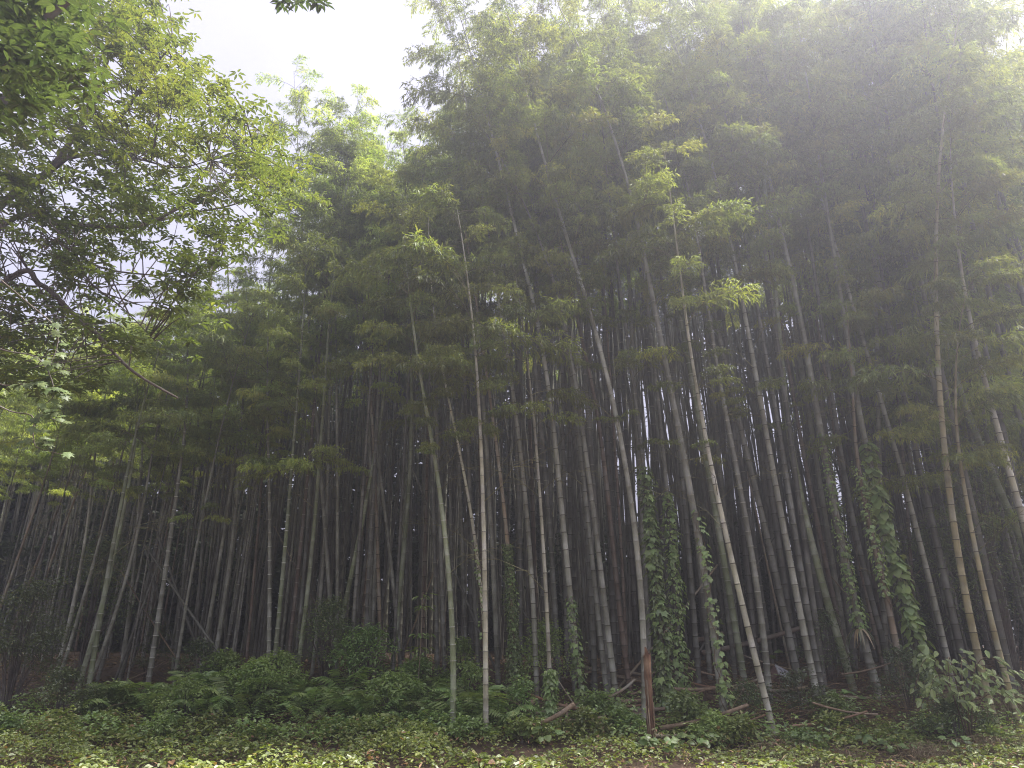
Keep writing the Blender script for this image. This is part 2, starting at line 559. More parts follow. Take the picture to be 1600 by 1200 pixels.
# picture traces: base first, then points up the culm; width of the culm in picture pixels, look, ring, vine flag
TR = [
 # left side, leaning right
 ('tan', 5, 'm', [(-52, 1090), (0, 950), (53, 800), (75, 735)]),
 ('red', 5, 'm', [(2, 1040), (37, 933), (90, 800), (112, 740)]),
 ('tan', 5, 'm', [(20, 1050), (65, 917), (110, 800), (132, 740)]),
 ('grey', 6, 'm', [(82, 1073), (115, 947), (138, 800), (150, 650)]),
 ('grey', 6, 'm', [(89, 1073), (113, 997), (167, 800), (180, 755)]),
 ('green', 8, 'm', [(118, 1088), (157, 957), (186, 830), (205, 740)]),
 ('green', 8.5, 'w', [(134, 1102), (158, 960), (173, 877), (182, 820), (207, 700)]),
 ('grey', 6, 'm', [(133, 1085), (187, 940), (217, 820), (236, 715)]),
 ('grey', 6, 'm', [(152, 1065), (203, 867), (226, 770)]),
 ('grey', 6.5, 'm', [(187, 1066), (200, 980), (213, 833), (222, 715)]),
 ('dark', 6.5, 'm', [(189, 1060), (230, 907), (257, 810), (277, 735)]),
 ('grey', 8.5, 'w', [(229, 1084), (240, 1007), (257, 900), (273, 800), (288, 680)]),
 ('grey', 5.5, 'm', [(269, 1087), (287, 967), (313, 827), (331, 735)]),
 ('dark', 5, 'm', [(268, 1060), (277, 1000), (293, 833), (303, 740)]),
 ('grey', 6.5, 'm', [(311, 1056), (333, 950), (353, 800), (372, 690)]),
 ('grey', 7, 'm', [(329, 1062), (350, 950), (367, 800), (377, 690)]),
 ('dark', 5.5, 'm', [(345, 1058), (373, 910), (391, 800)]),
 ('red', 5, 'm', [(383, 1054), (397, 900), (406, 790)]),
 ('grey', 7, 'w', [(419, 1072), (421, 800), (419, 690)]),
 ('green', 7, 'w', [(423, 1089), (440, 917), (450, 800), (454, 755)]),
 ('red', 6.5, 'm', [(447, 1062), (463, 917), (475, 800), (481, 740)]),
 ('green', 7, 'm', [(461, 1076), (480, 933), (492, 800), (498, 740)]),
 ('dark', 6, 'm', [(459, 1056), (467, 990), (480, 820), (486, 730)]),
 ('grey', 6, 'm', [(487, 1056), (497, 970), (507, 850), (512, 740)]),
 ('grey', 7, 'm', [(524, 1058), (515, 950), (508, 800), (500, 740)]),
 ('grey', 6.5, 'm', [(526, 1062), (527, 800), (526, 600), (524, 520)]),
 ('green', 8, 'm', [(514, 1068), (530, 987), (550, 890), (570, 800), (595, 650), (606, 560)]),
 ('grey', 7, 'm', [(573, 1056), (580, 867), (580, 800), (577, 680)]),
 ('tan', 6.5, 'd', [(595, 1062), (590, 933), (588, 800), (583, 650), (573, 520)]),
 ('grey', 6.5, 'm', [(627, 1058), (618, 960), (610, 867), (600, 790), (588, 700)]),
 ('green', 8.5, 'm', [(612, 1066), (620, 967), (630, 867), (637, 800), (642, 680), (643, 590)]),
 ('dark', 7, 'm', [(684, 1060), (680, 900), (677, 780), (672, 650)]),
 ('dark', 7, 'm', [(695, 1066), (691, 930), (687, 800), (682, 660)]),
 ('green', 9.6, 'w', [(707, 1148), (706, 1000), (702, 900), (692, 800), (676, 700), (657, 593), (640, 510)]),
 ('dark', 5.5, 'm', [(714, 1052), (710, 930), (703, 800), (700, 620)]),
 ('grey', 7, 'm', [(729, 1056), (724, 900), (720, 800), (714, 640)]),
 ('dark', 7.5, 'm', [(748, 1062), (741, 920), (736, 800), (728, 640)]),
 ('pale', 9, 'm', [(759, 1152), (758, 1033), (757, 900), (756, 790), (748, 640), (738, 483)]),
 ('pale', 6.5, 'd', [(759, 1108), (752, 953), (745, 850), (737, 800), (715, 700), (700, 620), (680, 530), (650, 400)]),
 ('grey', 8.5, 'm', [(779, 1082), (770, 933), (767, 800), (757, 640), (745, 500)]),
 ('tan', 7.5, 'd', [(802, 1100), (799, 960), (794, 850), (789, 800), (775, 690), (762, 600), (744, 450)]),
 # middle
 ('dark', 8, 'm', [(812, 1075), (812, 950), (812, 800), (803, 640)]),
 ('grey', 8.5, 'd', [(839, 1098), (834, 980), (830, 883), (823, 800), (812, 700), (795, 570)]),
 ('pale', 7.5, 'd', [(862, 1148), (857, 1013), (850, 867), (845, 797), (837, 690), (828, 590)]),
 ('dark', 8.5, 'm', [(874, 1080), (868, 983), (862, 850), (855, 780), (843, 640)]),
 ('grey', 9.5, 'd', [(914, 1122), (903, 1013), (893, 943), (883, 867), (877, 790), (860, 633), (847, 533), (827, 450)]),
 ('dark', 8, 'm', [(898, 1082), (890, 980), (884, 880), (872, 760), (860, 640)]),
 ('dark', 9, 'd', [(930, 1098), (928, 1000), (922, 900), (912, 780), (897, 640)]),
 ('grey', 8.5, 'd', [(950, 1102), (940, 1000), (927, 900), (917, 800), (905, 690), (893, 590), (870, 450)]),
 ('grey', 10, 'd', [(967, 1122), (950, 983), (937, 883), (927, 797), (917, 717), (903, 627), (883, 510), (863, 417)]),
 ('red', 9, 'd', [(986, 1092), (973, 983), (960, 890), (952, 800), (940, 690), (918, 570)]),
 ('red', 5.5, 'd', [(981, 1066), (976, 960), (969, 830), (962, 720)]),
 ('grey', 10.5, 'm', [(1007, 1130), (1002, 933), (993, 833), (983, 767), (963, 660), (953, 600), (933, 527), (913, 460)]),
 ('dark', 9, 'm', [(1042, 1112), (1031, 950), (1016, 830), (1003, 720), (990, 600)]),
 ('dark', 8.5, 'm', [(1066, 1090), (1058, 960), (1047, 830), (1036, 700), (1023, 580)]),
 ('dark', 9, 'd', [(1092, 1072), (1083, 960), (1075, 833), (1063, 720), (1050, 590)]),
 ('grey', 13, 'm', [(1134, 1138), (1120, 1027), (1107, 933), (1087, 817), (1067, 700), (1050, 633), (1037, 540), (1018, 460)]),
 ('dark', 8, 'm', [(1110, 1062), (1100, 940), (1085, 820), (1070, 700)]),
 ('green', 11, 'w', [(1164, 1072), (1143, 933), (1120, 817), (1104, 730), (1090, 640)]),
 ('pale', 10.5, 'd', [(1211, 1152), (1198, 1090), (1177, 1013), (1153, 917), (1124, 797), (1100, 667), (1083, 567), (1067, 460)]),
 ('grey', 10.5, 'w', [(1204, 1116), (1196, 1017), (1183, 910), (1160, 787), (1145, 712), (1120, 560), (1100, 443)]),
 ('dark', 7, 'm', [(1150, 1068), (1138, 960), (1122, 860), (1108, 760)]),
 # right side, leaning left
 ('dark', 11, 'd', [(1251, 1084), (1230, 987), (1213, 900), (1190, 800), (1160, 683), (1137, 583), (1120, 507)]),
 ('grey', 11, 'd', [(1281, 1106), (1263, 1027), (1247, 943), (1230, 850), (1215, 775), (1200, 685), (1183, 600), (1170, 527), (1150, 417)]),
 ('dark', 10, 'd', [(1288, 1098), (1267, 983), (1250, 883), (1237, 800), (1225, 720), (1208, 620)]),
 ('green', 12, 'w', [(1335, 1082), (1310, 993), (1293, 943), (1273, 867), (1255, 800), (1240, 710), (1226, 620)]),
 ('red', 8, 'd', [(1330, 1068), (1312, 980), (1297, 913), (1273, 800), (1258, 720), (1243, 640)]),
 ('grey', 13, 'm', [(1375, 1092), (1350, 1000), (1333, 940), (1317, 867), (1305, 787), (1290, 720), (1277, 643), (1250, 500), (1230, 400)]),
 ('red', 6.5, 'd', [(1384, 1062), (1360, 950), (1330, 817), (1313, 730), (1303, 660)]),
 ('tan', 10.5, 'd', [(1414, 1112), (1400, 1000), (1380, 917), (1357, 817), (1344, 740), (1335, 660)]),
 ('grey', 11, 'm', [(1458, 1092), (1433, 1000), (1413, 933), (1387, 833), (1370, 770), (1352, 690), (1335, 600)]),
 ('grey', 8.5, 'd', [(1385, 1062), (1380, 900), (1377, 825), (1372, 675), (1370, 520)]),
 ('grey', 9, 'd', [(1492, 1082), (1457, 933), (1430, 812), (1400, 712), (1378, 630)]),
 ('dark', 7.5, 'd', [(1506, 1072), (1490, 1003), (1460, 860), (1440, 760)]),
 ('red', 5.5, 'd', [(1432, 1064), (1420, 875), (1412, 700), (1400, 600), (1385, 480)]),
 ('yellow', 11.5, 'd', [(1556, 1136), (1528, 1017), (1513, 950), (1500, 867), (1487, 800), (1475, 700), (1465, 590), (1461, 480), (1467, 330), (1468, 190)]),
 ('yellow', 9.5, 'd', [(1596, 1146), (1558, 1007), (1533, 900), (1513, 800), (1503, 740), (1493, 670)]),
 ('green', 13.5, 'w', [(1688, 1080), (1600, 850), (1575, 800), (1555, 750), (1526, 682), (1500, 610)]),
 ('pale', 13, 'd', [(1690, 1126), (1600, 812), (1575, 737), (1560, 670), (1540, 600), (1520, 520), (1497, 430)]),
 ('dark', 9, 'd', [(1405, 1080), (1365, 950), (1330, 800), (1298, 600), (1267, 393), (1240, 250)]),
 ('dark', 8, 'd', [(1640, 1074), (1595, 930), (1570, 820), (1545, 700)]),
]
LOOK = {'tan': 'tan', 'red': 'reddish-brown', 'grey': 'grey-green', 'green': 'green', 'dark': 'dark shaded', 'pale': 'pale cream', 'yellow': 'yellow'}
SPECIAL = {
 (707, 1148): 'bright green bamboo with white rings, standing alone in front left of the pale one',
 (759, 1152): 'straight pale cream bamboo in front, just right of the white-ringed green one',
 (759, 1108): 'thin pale bamboo curving up to the left from behind the straight pale one',
 (862, 1148): 'slim pale bamboo rising from an ivy-wrapped foot, left of the broken stump',
 (1211, 1152): 'pale yellowish bamboo with dark rings leaning left, the brightest right of the broken stump',
 (1134, 1138): 'thick grey bamboo with ivy up its side, between stump and pale leaning culm',
 (1007, 1130): 'grey-green bamboo directly behind the broken brown stump',
 (1556, 1136): 'yellow bamboo rising behind the drooping bush, the taller of the two yellow ones',
 (1596, 1146): 'thinner yellow bamboo nearest the right edge, right of the taller yellow one',
 (1690, 1126): 'thick pale grey bamboo leaning in from the right edge, upper of two',
 (1688, 1080): 'thick green white-ringed bamboo leaning in from the right edge, lower of two',
 (134, 1102): 'green white-ringed bamboo with a reddish foot, leaning right beside the left shrub',
 (514, 1068): 'green bamboo slanting strongly right, crossing its neighbours behind the grey shrub',
 (612, 1066): 'stout green bamboo leaning slightly right at the end of the fallen pole',
 (447, 1062): 'reddish-tan bamboo between two green culms left of the grey shrub',
 (423, 1089): 'white-ringed green bamboo standing in the ferns, left of the reddish-tan one',
 (1335, 1082): 'dark green bamboo with bold white rings left of the dry hanging leaves',
 (1375, 1092): 'thick grey bamboo with a creeper, right behind the dry hanging leaves',
 (1458, 1092): 'bamboo hidden under large-leaved climber, left of the drooping bush',
 (802, 1100): 'tan bamboo whose foot is buried in the tall leafy vine column',
}


def ordinal(n):
    return f"{n}{'th' if 10 <= n % 100 <= 20 else {1: 'st', 2: 'nd', 3: 'rd'}.get(n % 10, 'th')}"


ORDER = {tuple(t[3][0]): k + 1 for k, t in enumerate(sorted(TR, key=lambda t: t[3][0][0]))}
CULMS = []   # for vines and extra branches
RING = {'w': 'ring_white', 'm': 'ring_mid', 'd': 'ring_dark'}


def place_branch(parent, p, az, ln, tilt=0.0):
    s = ln / 1.5
    m4 = Matrix.Translation(Vector(p)) @ Matrix.Rotation(az, 4, 'Z') @ Matrix.Rotation(tilt, 4, 'Y') @ Matrix.Diagonal((s, s, s, 1))
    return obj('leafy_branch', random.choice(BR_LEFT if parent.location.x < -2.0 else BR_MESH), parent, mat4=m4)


for look, wpx, ring, pts in TR:
    base = on_ground(*pts[0])
    base[2] = float(ground_h(base[0], base[1]))
    Yb = base[1]
    depth = Yb * CP + (base[2] - CAM_H) * SP
    r0 = np.clip(wpx * depth / FPX * .5, .03, .10)
    W = np.array([at_y(px, py, Yb) for px, py in pts[1:]])
    zz = np.concatenate([[0], W[:, 2] - base[2]])
    xx = np.concatenate([[0], W[:, 0] - base[0]])
    H = float(height_for(pts[-1][0], Yb, base[2])) * (random.uniform(.70, 1.0) if 640 < pts[0][0] < 1360 else random.uniform(.9, 1.04))
    if look in ('pale', 'tan', 'yellow'): H = min(H, float(at_y(pts[-1][0], pts[-1][1] - 190, Yb)[2] - base[2]))
    H = float(np.clip(H, max(9.0, zz[-1] * 1.12), 20.5))
    deg = 3 if len(zz) > 5 else 2
    cf = np.polyfit(zz, xx, deg, w=np.concatenate([[4], np.ones(len(zz) - 1)]))
    dc = np.polyder(cf)
    zl = zz[-1]
    xl, sl = np.polyval(cf, zl), np.clip(np.polyval(dc, zl), -.28, .28)
    off0 = np.polyval(cf, 0)
    bend_x = random.uniform(-.9, .9) - .4 * np.sign(base[0])
    bend_y = random.uniform(-1.5, .3)

    def curve(z, cf=cf, zl=zl, xl=xl, sl=sl, H=H, bx=bend_x, by=bend_y, off0=off0):
        x = np.polyval(cf, max(z, 0)) if z <= zl else xl + sl * (z - zl)
        t = max(0, (z / H - .55) / .45)
        return (x - off0 * max(0, 1 - z) + bx * t * t, by * t * t, z - .35 * t * t * t * t)
    cm, rg, nodes = build_culm(curve, H, r0, 10)
    key = tuple(pts[0])
    root = empty('bamboo', base)
    lean = (pts[-1][0] - pts[0][0]) / (pts[0][1] - pts[-1][1])
    lw = 'leaning right' if lean > .12 else 'leaning left' if lean < -.12 else 'standing upright'
    rn = {'w': 'white', 'm': 'pale', 'd': 'dark'}[ring]
    side, cnt = ('left', ORDER[key]) if ORDER[key] <= len(TR) // 2 else ('right', len(TR) + 1 - ORDER[key])
    lab = SPECIAL.get(key, f"{LOOK[look]} bamboo with {rn} nodes, {lw}, {ordinal(cnt)} large culm from the {side} edge")
    tag(root, lab, 'bamboo', 'tall bamboos along the front of the grove')
    co = obj('culm', cm.mesh('culm', M['mid' if look == 'dark' else look]), root)
    ro = obj('node_banding', rg.mesh('node_banding', M[RING[ring]]), co)
    ro['kind'] = 'stuff'
    t0 = .74 if pts[0][0] > 1680 else random.uniform(.47, .58)
    for z, az, ln in crown_spots(nodes, H, t0, step=2, front=True):
        place_branch(root, curve(z), az, ln)
    zs = np.linspace(0, H, 60)
    world_pts = np.array([curve(z) for z in zs]) + base
    CULMS.append(dict(key=key, root=root, base=base, curve=curve, H=H, r0=r0, pts=world_pts, proj=np.array([project(p) for p in world_pts])))

BARE = []
for v in range(5):
    mb = MB()
    ax = spline0 = np.array([(0, 0, 0), (.35, .03 * v, .28), (.75, -.05, .46), (1.15, .04, .50)])
    tube(mb, ax, [.008, .006, .004, .002], 3, cap=False)
    for q in range(9):
        a = ax[1 + q % 3] + rng.normal(0, .03, 3)
        d = np.array((random.uniform(.1, .5), random.uniform(-.35, .35), random.uniform(-.1, .3)))
        tube(mb, [a, a + d * .5, a + d + (0, 0, -.06)], [.0035, .003, .0015], 3, cap=False)
    BARE.append(mb.mesh('bare_branch', M['twig']))
for c in CULMS:
    for q in range(4):
        z = c['H'] * random.uniform(.24, .52)
        sc_ = random.uniform(.6, 1.3)
        obj('bare_branch', random.choice(BARE), c['root'], mat4=Matrix.Translation(Vector(c['curve'](z))) @ Matrix.Rotation(random.uniform(0, 6.28), 4, 'Z') @ Matrix.Diagonal((sc_, sc_, sc_, 1)))

# light leafy branches that stand out against the dark grove
PADS = [(1008, 312, 1.1), (1028, 348, 1.2), (1035, 442, 1.2), (1005, 402, 1.0), (968, 497, 1.2), (912, 436, 1.1), (1000, 563, 1.5), (1072, 580, 1.2),
        (1222, 235, 1.3), (1205, 345, 1.2), (1240, 492, 1.5), (1465, 385, 1.6), (1490, 325, 1.7), (1388, 392, 1.4), (1340, 505, 1.4), (1470, 488, 1.3), (1505, 640, 1.5),
        (1430, 640, 1.3), (1480, 712, 1.3), (1530, 662, 1.3), (740, 600, .9), (722, 552, .9), (745, 650, .8), (682, 690, 1.0), (655, 640, .8), (455, 718, 1.7), (440, 735, 1.5), (500, 722, 1.5),
        (375, 682, 1.3), (388, 716, 1.4), (1525, 175, 1.8), (1405, 235, 2.0), (1370, 130, 2.0), (1180, 600, 1.2), (1150, 650, 1.0), (1080, 700, .9),
        (850, 360, 1.2), (870, 470, 1.0), (890, 565, 1.0), (1255, 165, 1.6), (830, 230, 1.5), (900, 240, 1.5), (1060, 370, 1.3), (1130, 410, 1.2),
        (1560, 480, 1.6), (1575, 420, 1.6), (330, 790, .9), (640, 560, 1.0), (560, 470, 1.1), (480, 600, 1.2), (1300, 280, 1.7), (1090, 250, 1.6), (960, 170, 1.7),
        (1310, 440, 1.2), (1410, 560, 1.2), (1540, 560, 1.3), (1120, 620, .9), (1250, 620, .9), (1010, 690, .7), (960, 660, .7)]
for px, py, ln in PADS:
    best = None
    for c in CULMS:
        d = np.hypot(c['proj'][:, 0] - px, (c['proj'][:, 1] - py - 18))
        k = int(d.argmin())
        v = d[k] + 4 * max(0, c['base'][1] - 16)
        if best is None or v < best[0]:
            best = (v, c, k)
    v, c, k = best
    z = c['H'] * k / 59
    for w in range(3):
        dx = px - c['proj'][k][0]
        az = -math.pi / 2 + np.clip(dx / 60, -1.2, 1.2) + random.uniform(-.7, .7) + (w - 1) * .9
        place_branch(c['root'], c['curve'](max(.5, z + random.uniform(-.25, .15))), az, ln * random.uniform(.7, 1.0))

# deeper bamboos: twelve different ones, copied
VAR = []
VLOOK = ['dark', 'dark', 'dark', 'grey', 'dark', 'dark', 'red', 'dark', 'dark', 'dark', 'dark', 'dark']  # mostly the darkened tone, imitating shade inside the grove
for v in range(12):
    H = 16.0
    bx, by = random.uniform(-1.6, 1.6), random.uniform(-1.6, 1.0)
    lx = random.uniform(-.5, .5)

    def curve(z, bx=bx, by=by, H=H, lx=lx):
        t = z / H
        q = max(0, (t - .5) / .5)
        return (lx * t + bx * q * q, .3 * t + by * q * q, z - .4 * q ** 4)
    cm, rg, nodes = build_culm(curve, H, random.uniform(.046, .062), 6)
    fm = MB()
    low = v >= 10
    for z, az, ln in crown_spots(nodes, H, (.14 if low else random.uniform(.47, .56)), 1.05, step=2):
        mbt, P, D, S, L, W, T = PROTO[random.randrange(len(PROTO))]
        s = ln / 1.5
        R = np.array(Matrix.Rotation(az, 3, 'Z'))
        o = np.array(curve(z))
        keep = rng.random(len(P)) < .62
        kites(fm, (P[keep] @ R.T) * s + o, D[keep] @ R.T, S[keep] @ R.T, L[keep] * max(s, .8) * 1.06, W[keep] * 1.12, 0, np.clip(T[keep] + random.gauss(0, .1), 0, 1))
        ax = mbt.v[0].reshape(9, 3, 3).mean(1)
        tube(fm, (ax[::2] @ R.T) * s + o, np.linspace(.008, .003, 5), 3, 1, cap=False)
    look = VLOOK[v]
    VAR.append((cm.mesh('culm', M[look]), rg.mesh('node_banding', M['ring_mid' if v % 2 else 'ring_dark']), fm.mesh('crown', [M['bamboo_leaf'], M['twig']], smooth=False)))

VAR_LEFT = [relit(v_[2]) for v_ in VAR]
taken = [(c['base'][0], c['base'][1]) for c in CULMS]
fill = 0
DEEP = {}
tries = 0
while fill < 212 and tries < 9000:
    tries += 1
    Yb = random.uniform(15.6, 31)
    half = .80 * Yb
    x = random.uniform(-half - 1, half + 1)
    p = project((x, Yb, float(ground_h(x, Yb))))
    right = 880 < p[0] < 1370
    if right and Yb > 23.5: continue
    if Yb < 17.5 and -100 < p[0] < 1650: continue
    if any((x - a) ** 2 + (Yb - b) ** 2 < .55 ** 2 for a, b in taken): continue
    zb = float(ground_h(x, Yb))
    px = p[0]
    H = min(height_for(px, Yb, zb) * (random.uniform(.86, 1.05) if px > 800 else random.uniform(.8, 1.03)), 24.0 if px > 1000 else 21.8)
    # keep the crowns under the skyline of the photograph on the left
    if H < 6: continue
    low = (px > 1400 and random.random() < .5)
    v = random.choice((10, 11)) if low else random.randrange(10)
    s = max(.5, H / 16.0)
    taken.append((x, Yb))
    root = empty('bamboo', (x, Yb, zb), random.uniform(0, 6.28), s)
    near = min(ORDER, key=lambda k_: abs(k_[0] - px))
    sd_, ct_ = ('left', ORDER[near]) if ORDER[near] <= len(TR) // 2 else ('right', len(TR) + 1 - ORDER[near])
    wd = 'dark' if VLOOK[v] == 'dark' else LOOK[VLOOK[v]]
    DEEP.setdefault((ct_, sd_), []).append((Yb, root, wd))
    tag(root, None, 'bamboo', 'slender bamboos deep in the grove')
    co = obj('culm', VAR[v][0], root)
    o2 = obj('node_banding', VAR[v][1], co); o2['kind'] = 'stuff'
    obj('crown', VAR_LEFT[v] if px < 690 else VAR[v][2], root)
    fill += 1
for (ct_, sd_), lst in DEEP.items():
    lst.sort(key=lambda t_: t_[0])
    for q, (_, root, wd) in enumerate(lst):
        root['label'] = (f"slender {wd} bamboo, {ordinal(q + 1)} nearest of those behind the {ordinal(ct_)} large culm from the {sd_} edge" if len(lst) > 1
                         else f"slender {wd} bamboo in the shade behind the {ordinal(ct_)} large culm from the {sd_} edge")
#PART2
# ------------------------------------------------------------------ far grove and undergrowth seen between the culms
def mass_leaves(mb, n, lo, hi, topf, Lr, Wr, kite=True, zlo=0.0, clump=0.9):
    nc = max(8, n // 90)
    cx = rng.uniform(lo[0], hi[0], nc); cyy = rng.uniform(lo[1], hi[1], nc)
    ct = topf(cx, cyy)
    cz = ground_h(cx, cyy) + zlo + (ct - zlo) * rng.random(nc)
    k = rng.integers(0, nc, n)
    P = np.stack([cx[k], cyy[k], cz[k]], -1) + rng.normal(0, clump * .5, (n, 3)) * np.array((1, 1, .55))
    P[:, 2] = np.maximum(P[:, 2], ground_h(P[:, 0], P[:, 1]) + .03)
    D = rnd_dirs(n, -.7, .3); S = rnd_dirs(n)
    f = kites if kite else broad
    f(mb, P, D, S, rng.uniform(*Lr, n), rng.uniform(*Wr, n), 0, np.clip(rng.normal(.45, .25, n), 0, 1))


mb = MB()
for q in range(800):
    y = random.uniform(31, 40)
    x = random.uniform(-.9 * y, .06 * y) if q < 480 else random.uniform(.06 * y, .9 * y)
    z = float(ground_h(x, y)); h = random.uniform(9, 15)
    lx, ly = random.uniform(-.8, .8), random.uniform(-.5, .5)
    tube(mb, [(x, y, z - .1), (x + lx * .5, y + ly * .5, z + h * .5), (x + lx * 1.3, y + ly, z + h)], [.06, .05, .015], 5, 1)
mass_leaves(mb, 74000, (-38, 32), (3.5, 41), lambda x, y: np.where(x > -17, 16.0, 11.5) + 1.0 * np.sin(x * .8), (.34, .52), (.12, .18), zlo=.0, clump=1.7)
mass_leaves(mb, 22000, (15.0, 29), (36, 38), lambda x, y: 15 + 0 * x, (.3, .46), (.1, .16), zlo=.2, clump=1.5)
mass_leaves(mb, 5500, (3, 31), (17, 39), lambda x, y: 13 + 0 * x, (.26, .4), (.06, .1), zlo=4, clump=.8)
mass_leaves(mb, 22000, (-36, 30.5), (3.5, 36), lambda x, y: 4.5 + 0 * x, (.3, .46), (.12, .18), zlo=.0, clump=1.2)
for q in range(220):
    y = random.uniform(24.5, 31); x = random.uniform(.08 * y, .55 * y); z = float(ground_h(x, y)); h = random.uniform(12, 15)
    lx, ly = random.uniform(-.9, .5), random.uniform(-.4, .4)
    tube(mb, [(x, y, z - .1), (x + lx * .4, y + ly * .5, z + h * .5), (x + lx * 1.1, y + ly, z + h)], [.055, .048, .03], 6, 1)
mass_leaves(mb, 40000, (1, 33), (20, 39), lambda x, y: 22 + 0 * x, (.3, .44), (.09, .14), zlo=13.5, clump=1.3)
mass_leaves(mb, 56000, (-40, 36), (3.5, 42), lambda x, y: np.where(x > -17, 16.5, 12.5) + 0 * y, (.45, .65), (.18, .26), zlo=.0, clump=1.6)
for q in range(240):
    y = random.uniform(21.5, 30.5); x = random.uniform(-.42 * y, .62 * y); z = float(ground_h(x, y)); h = random.uniform(12, 15)
    lx, ly = random.gauss(0, .7) - .02 * x, random.uniform(-.4, .4)
    tube(mb, [(x, y, z - .1), (x + lx * .4, y + ly * .5, z + h * .5), (x + lx * 1.1, y + ly, z + h)], [random.uniform(.035, .055), .042, .025], 6, 1)
tag(obj('bamboo_thicket', mb.mesh('bamboo_thicket', [M['shaded_thicket_leaf'], M['dark']], smooth=False)),
    'shade-darkened mass of far bamboo stems and leaves closing the back of the grove', 'thicket', kind='stuff')
mb = MB()
mass_leaves(mb, 30000, (2.0, 26), (20, 34), lambda x, y: 4.0 + .7 * np.sin(x * 1.1 + .5) + .4 * np.sin(x * 2.7), (.2, .32), (.1, .16), kite=False, clump=.9)
mass_leaves(mb, 5000, (3, 28), (18, 33), lambda x, y: 7.5 + 1.8 * np.sin(x * 1.7), (.14, .24), (.05, .08), zlo=3.4, clump=.8)
tag(obj('undergrowth', mb.mesh('undergrowth', M['shaded_thicket_leaf'], smooth=False)),
    'low leafy undergrowth on the far edge behind the right culms', 'undergrowth', kind='stuff')

# ------------------------------------------------------------------ broadleaf trees on the left
def px_pts(lst, Yd):
    return np.array([at_y(x, y, Yd + dy) for x, y, dy in lst])


def spline(pts, n):
    pts = np.asarray(pts, float)
    s = np.linspace(0, len(pts) - 1, n)
    out = []
    for u in s:
        k = min(int(u), len(pts) - 2); t = u - k
        p0, p1, p2, p3 = pts[max(k - 1, 0)], pts[k], pts[k + 1], pts[min(k + 2, len(pts) - 1)]
        out.append(.5 * ((2 * p1) + (-p0 + p2) * t + (2 * p0 - 5 * p1 + 4 * p2 - p3) * t * t + (-p0 + 3 * p1 - 3 * p2 + p3) * t ** 3))
    return np.array(out)


def in_poly(x, y, poly):
    c = False
    j = len(poly) - 1
    for i in range(len(poly)):
        xi, yi = poly[i]; xj, yj = poly[j]
        if (yi > y) != (yj > y) and x < (xj - xi) * (y - yi) / (yj - yi) + xi:
            c = not c
        j = i
    return c


TY = 9.6
tb = np.array((-10.0, TY, float(ground_h(-10.0, TY))))
root = empty('broadleaf_tree', tb)
tag(root, 'broadleaf tree with dark limbs reaching in from the left above the bamboo', 'tree')
mbt = MB()
trunk = spline([tb - tb + (0, 0, -.2), (.15, .05, 2.2), (.05, 0, 4.6), (.5, .1, 6.6), (.9, .1, 8.6), (1.6, .2, 11.5)], 16)
tube(mbt, trunk, np.linspace(.26, .09, 16), 9)
obj('trunk', mbt.mesh('trunk', M['bark']), root)
LIMB = [
    (trunk[7] + tb, [(0, 322, 0), (58, 284, .1), (110, 222, .2), (150, 150, .4), (175, 70, .5), (200, -30, .6)], .085),
    (None, [(62, 282, .1), (128, 228, 0), (190, 182, -.2), (238, 108, -.3), (270, 70, -.4)], .05),
    (None, [(105, 248, .0), (150, 241, -.3), (215, 248, -.6), (275, 262, -.8), (330, 250, -1.0)], .035),
    (trunk[6] + tb, [(0, 356, -.3), (95, 350, -.4), (210, 354, -.5), (285, 322, -.4), (345, 290, -.2), (400, 245, 0)], .055),
    (None, [(215, 352, -.5), (290, 335, -.1), (370, 318, .3), (425, 290, .5)], .03),
    (trunk[5] + tb, [(0, 446, -.5), (62, 444, -.6), (112, 488, -.7), (150, 520, -.8), (205, 578, -1.0), (278, 622, -1.1)], .06),
    (None, [(118, 395, -.6), (140, 440, -.7), (190, 480, -.9), (240, 530, -1.0)], .022),
    (None, [(10, 350, -.2), (70, 330, .5), (140, 410, .8), (240, 430, 1.0), (330, 430, 1.1)], .035),
    (None, [(150, 150, .4), (215, 120, .8), (285, 130, 1.2), (345, 180, 1.4), (400, 200, 1.5)], .035),
]
limb_pts = []
for st, lst, r0 in LIMB:
    P = px_pts(lst, TY)
    if st is not None:
        P = np.vstack([st[None], P])
    P = spline(P, 5 * len(P))
    mb = MB()
    tube(mb, P - tb, np.linspace(r0, r0 * .25, len(P)) * .82 * rng.uniform(.92, 1.08, len(P)), 7)
    obj('limb', mb.mesh('limb', M['bark']), root)
    limb_pts.append(P)
limb_all = np.concatenate(limb_pts)
POLY = [(-60, -60), (245, -60), (255, 0), (272, 45), (330, 100), (345, 145), (400, 165), (440, 200), (445, 290), (430, 345), (378, 400), (345, 450), (320, 500), (240, 540), (160, 600), (90, 620), (-60, 680)]


def rosettes(mb, c, spread, n_ros, n_leaf, Lr, wr, tint, flat=.3):
    """rosettes of leaves at twig ends round c"""
    P, D, S, T = [], [], [], []
    for _ in range(n_ros):
        q = c + rng.normal(0, spread, 3) * np.array((1, 1, flat))
        a0 = random.uniform(0, 6.28)
        tl = np.clip(tint + random.gauss(0, .12), 0, 1)
        for k in range(n_leaf):
            a = a0 + k * 6.28 / n_leaf + random.uniform(-.25, .25)
            d = np.array((math.cos(a), math.sin(a), random.uniform(-.55, .25)))
            P.append(q + d * .015); D.append(d)
            S.append((-math.sin(a), math.cos(a), random.uniform(-.4, .4))); T.append(np.clip(tl + random.gauss(0, .12), 0, 1))
    n = len(P)
    L = rng.uniform(*Lr, n)
    broad(mb, np.array(P), np.array(D), np.array(S), L, L * rng.uniform(*wr, n), 0, np.array(T))


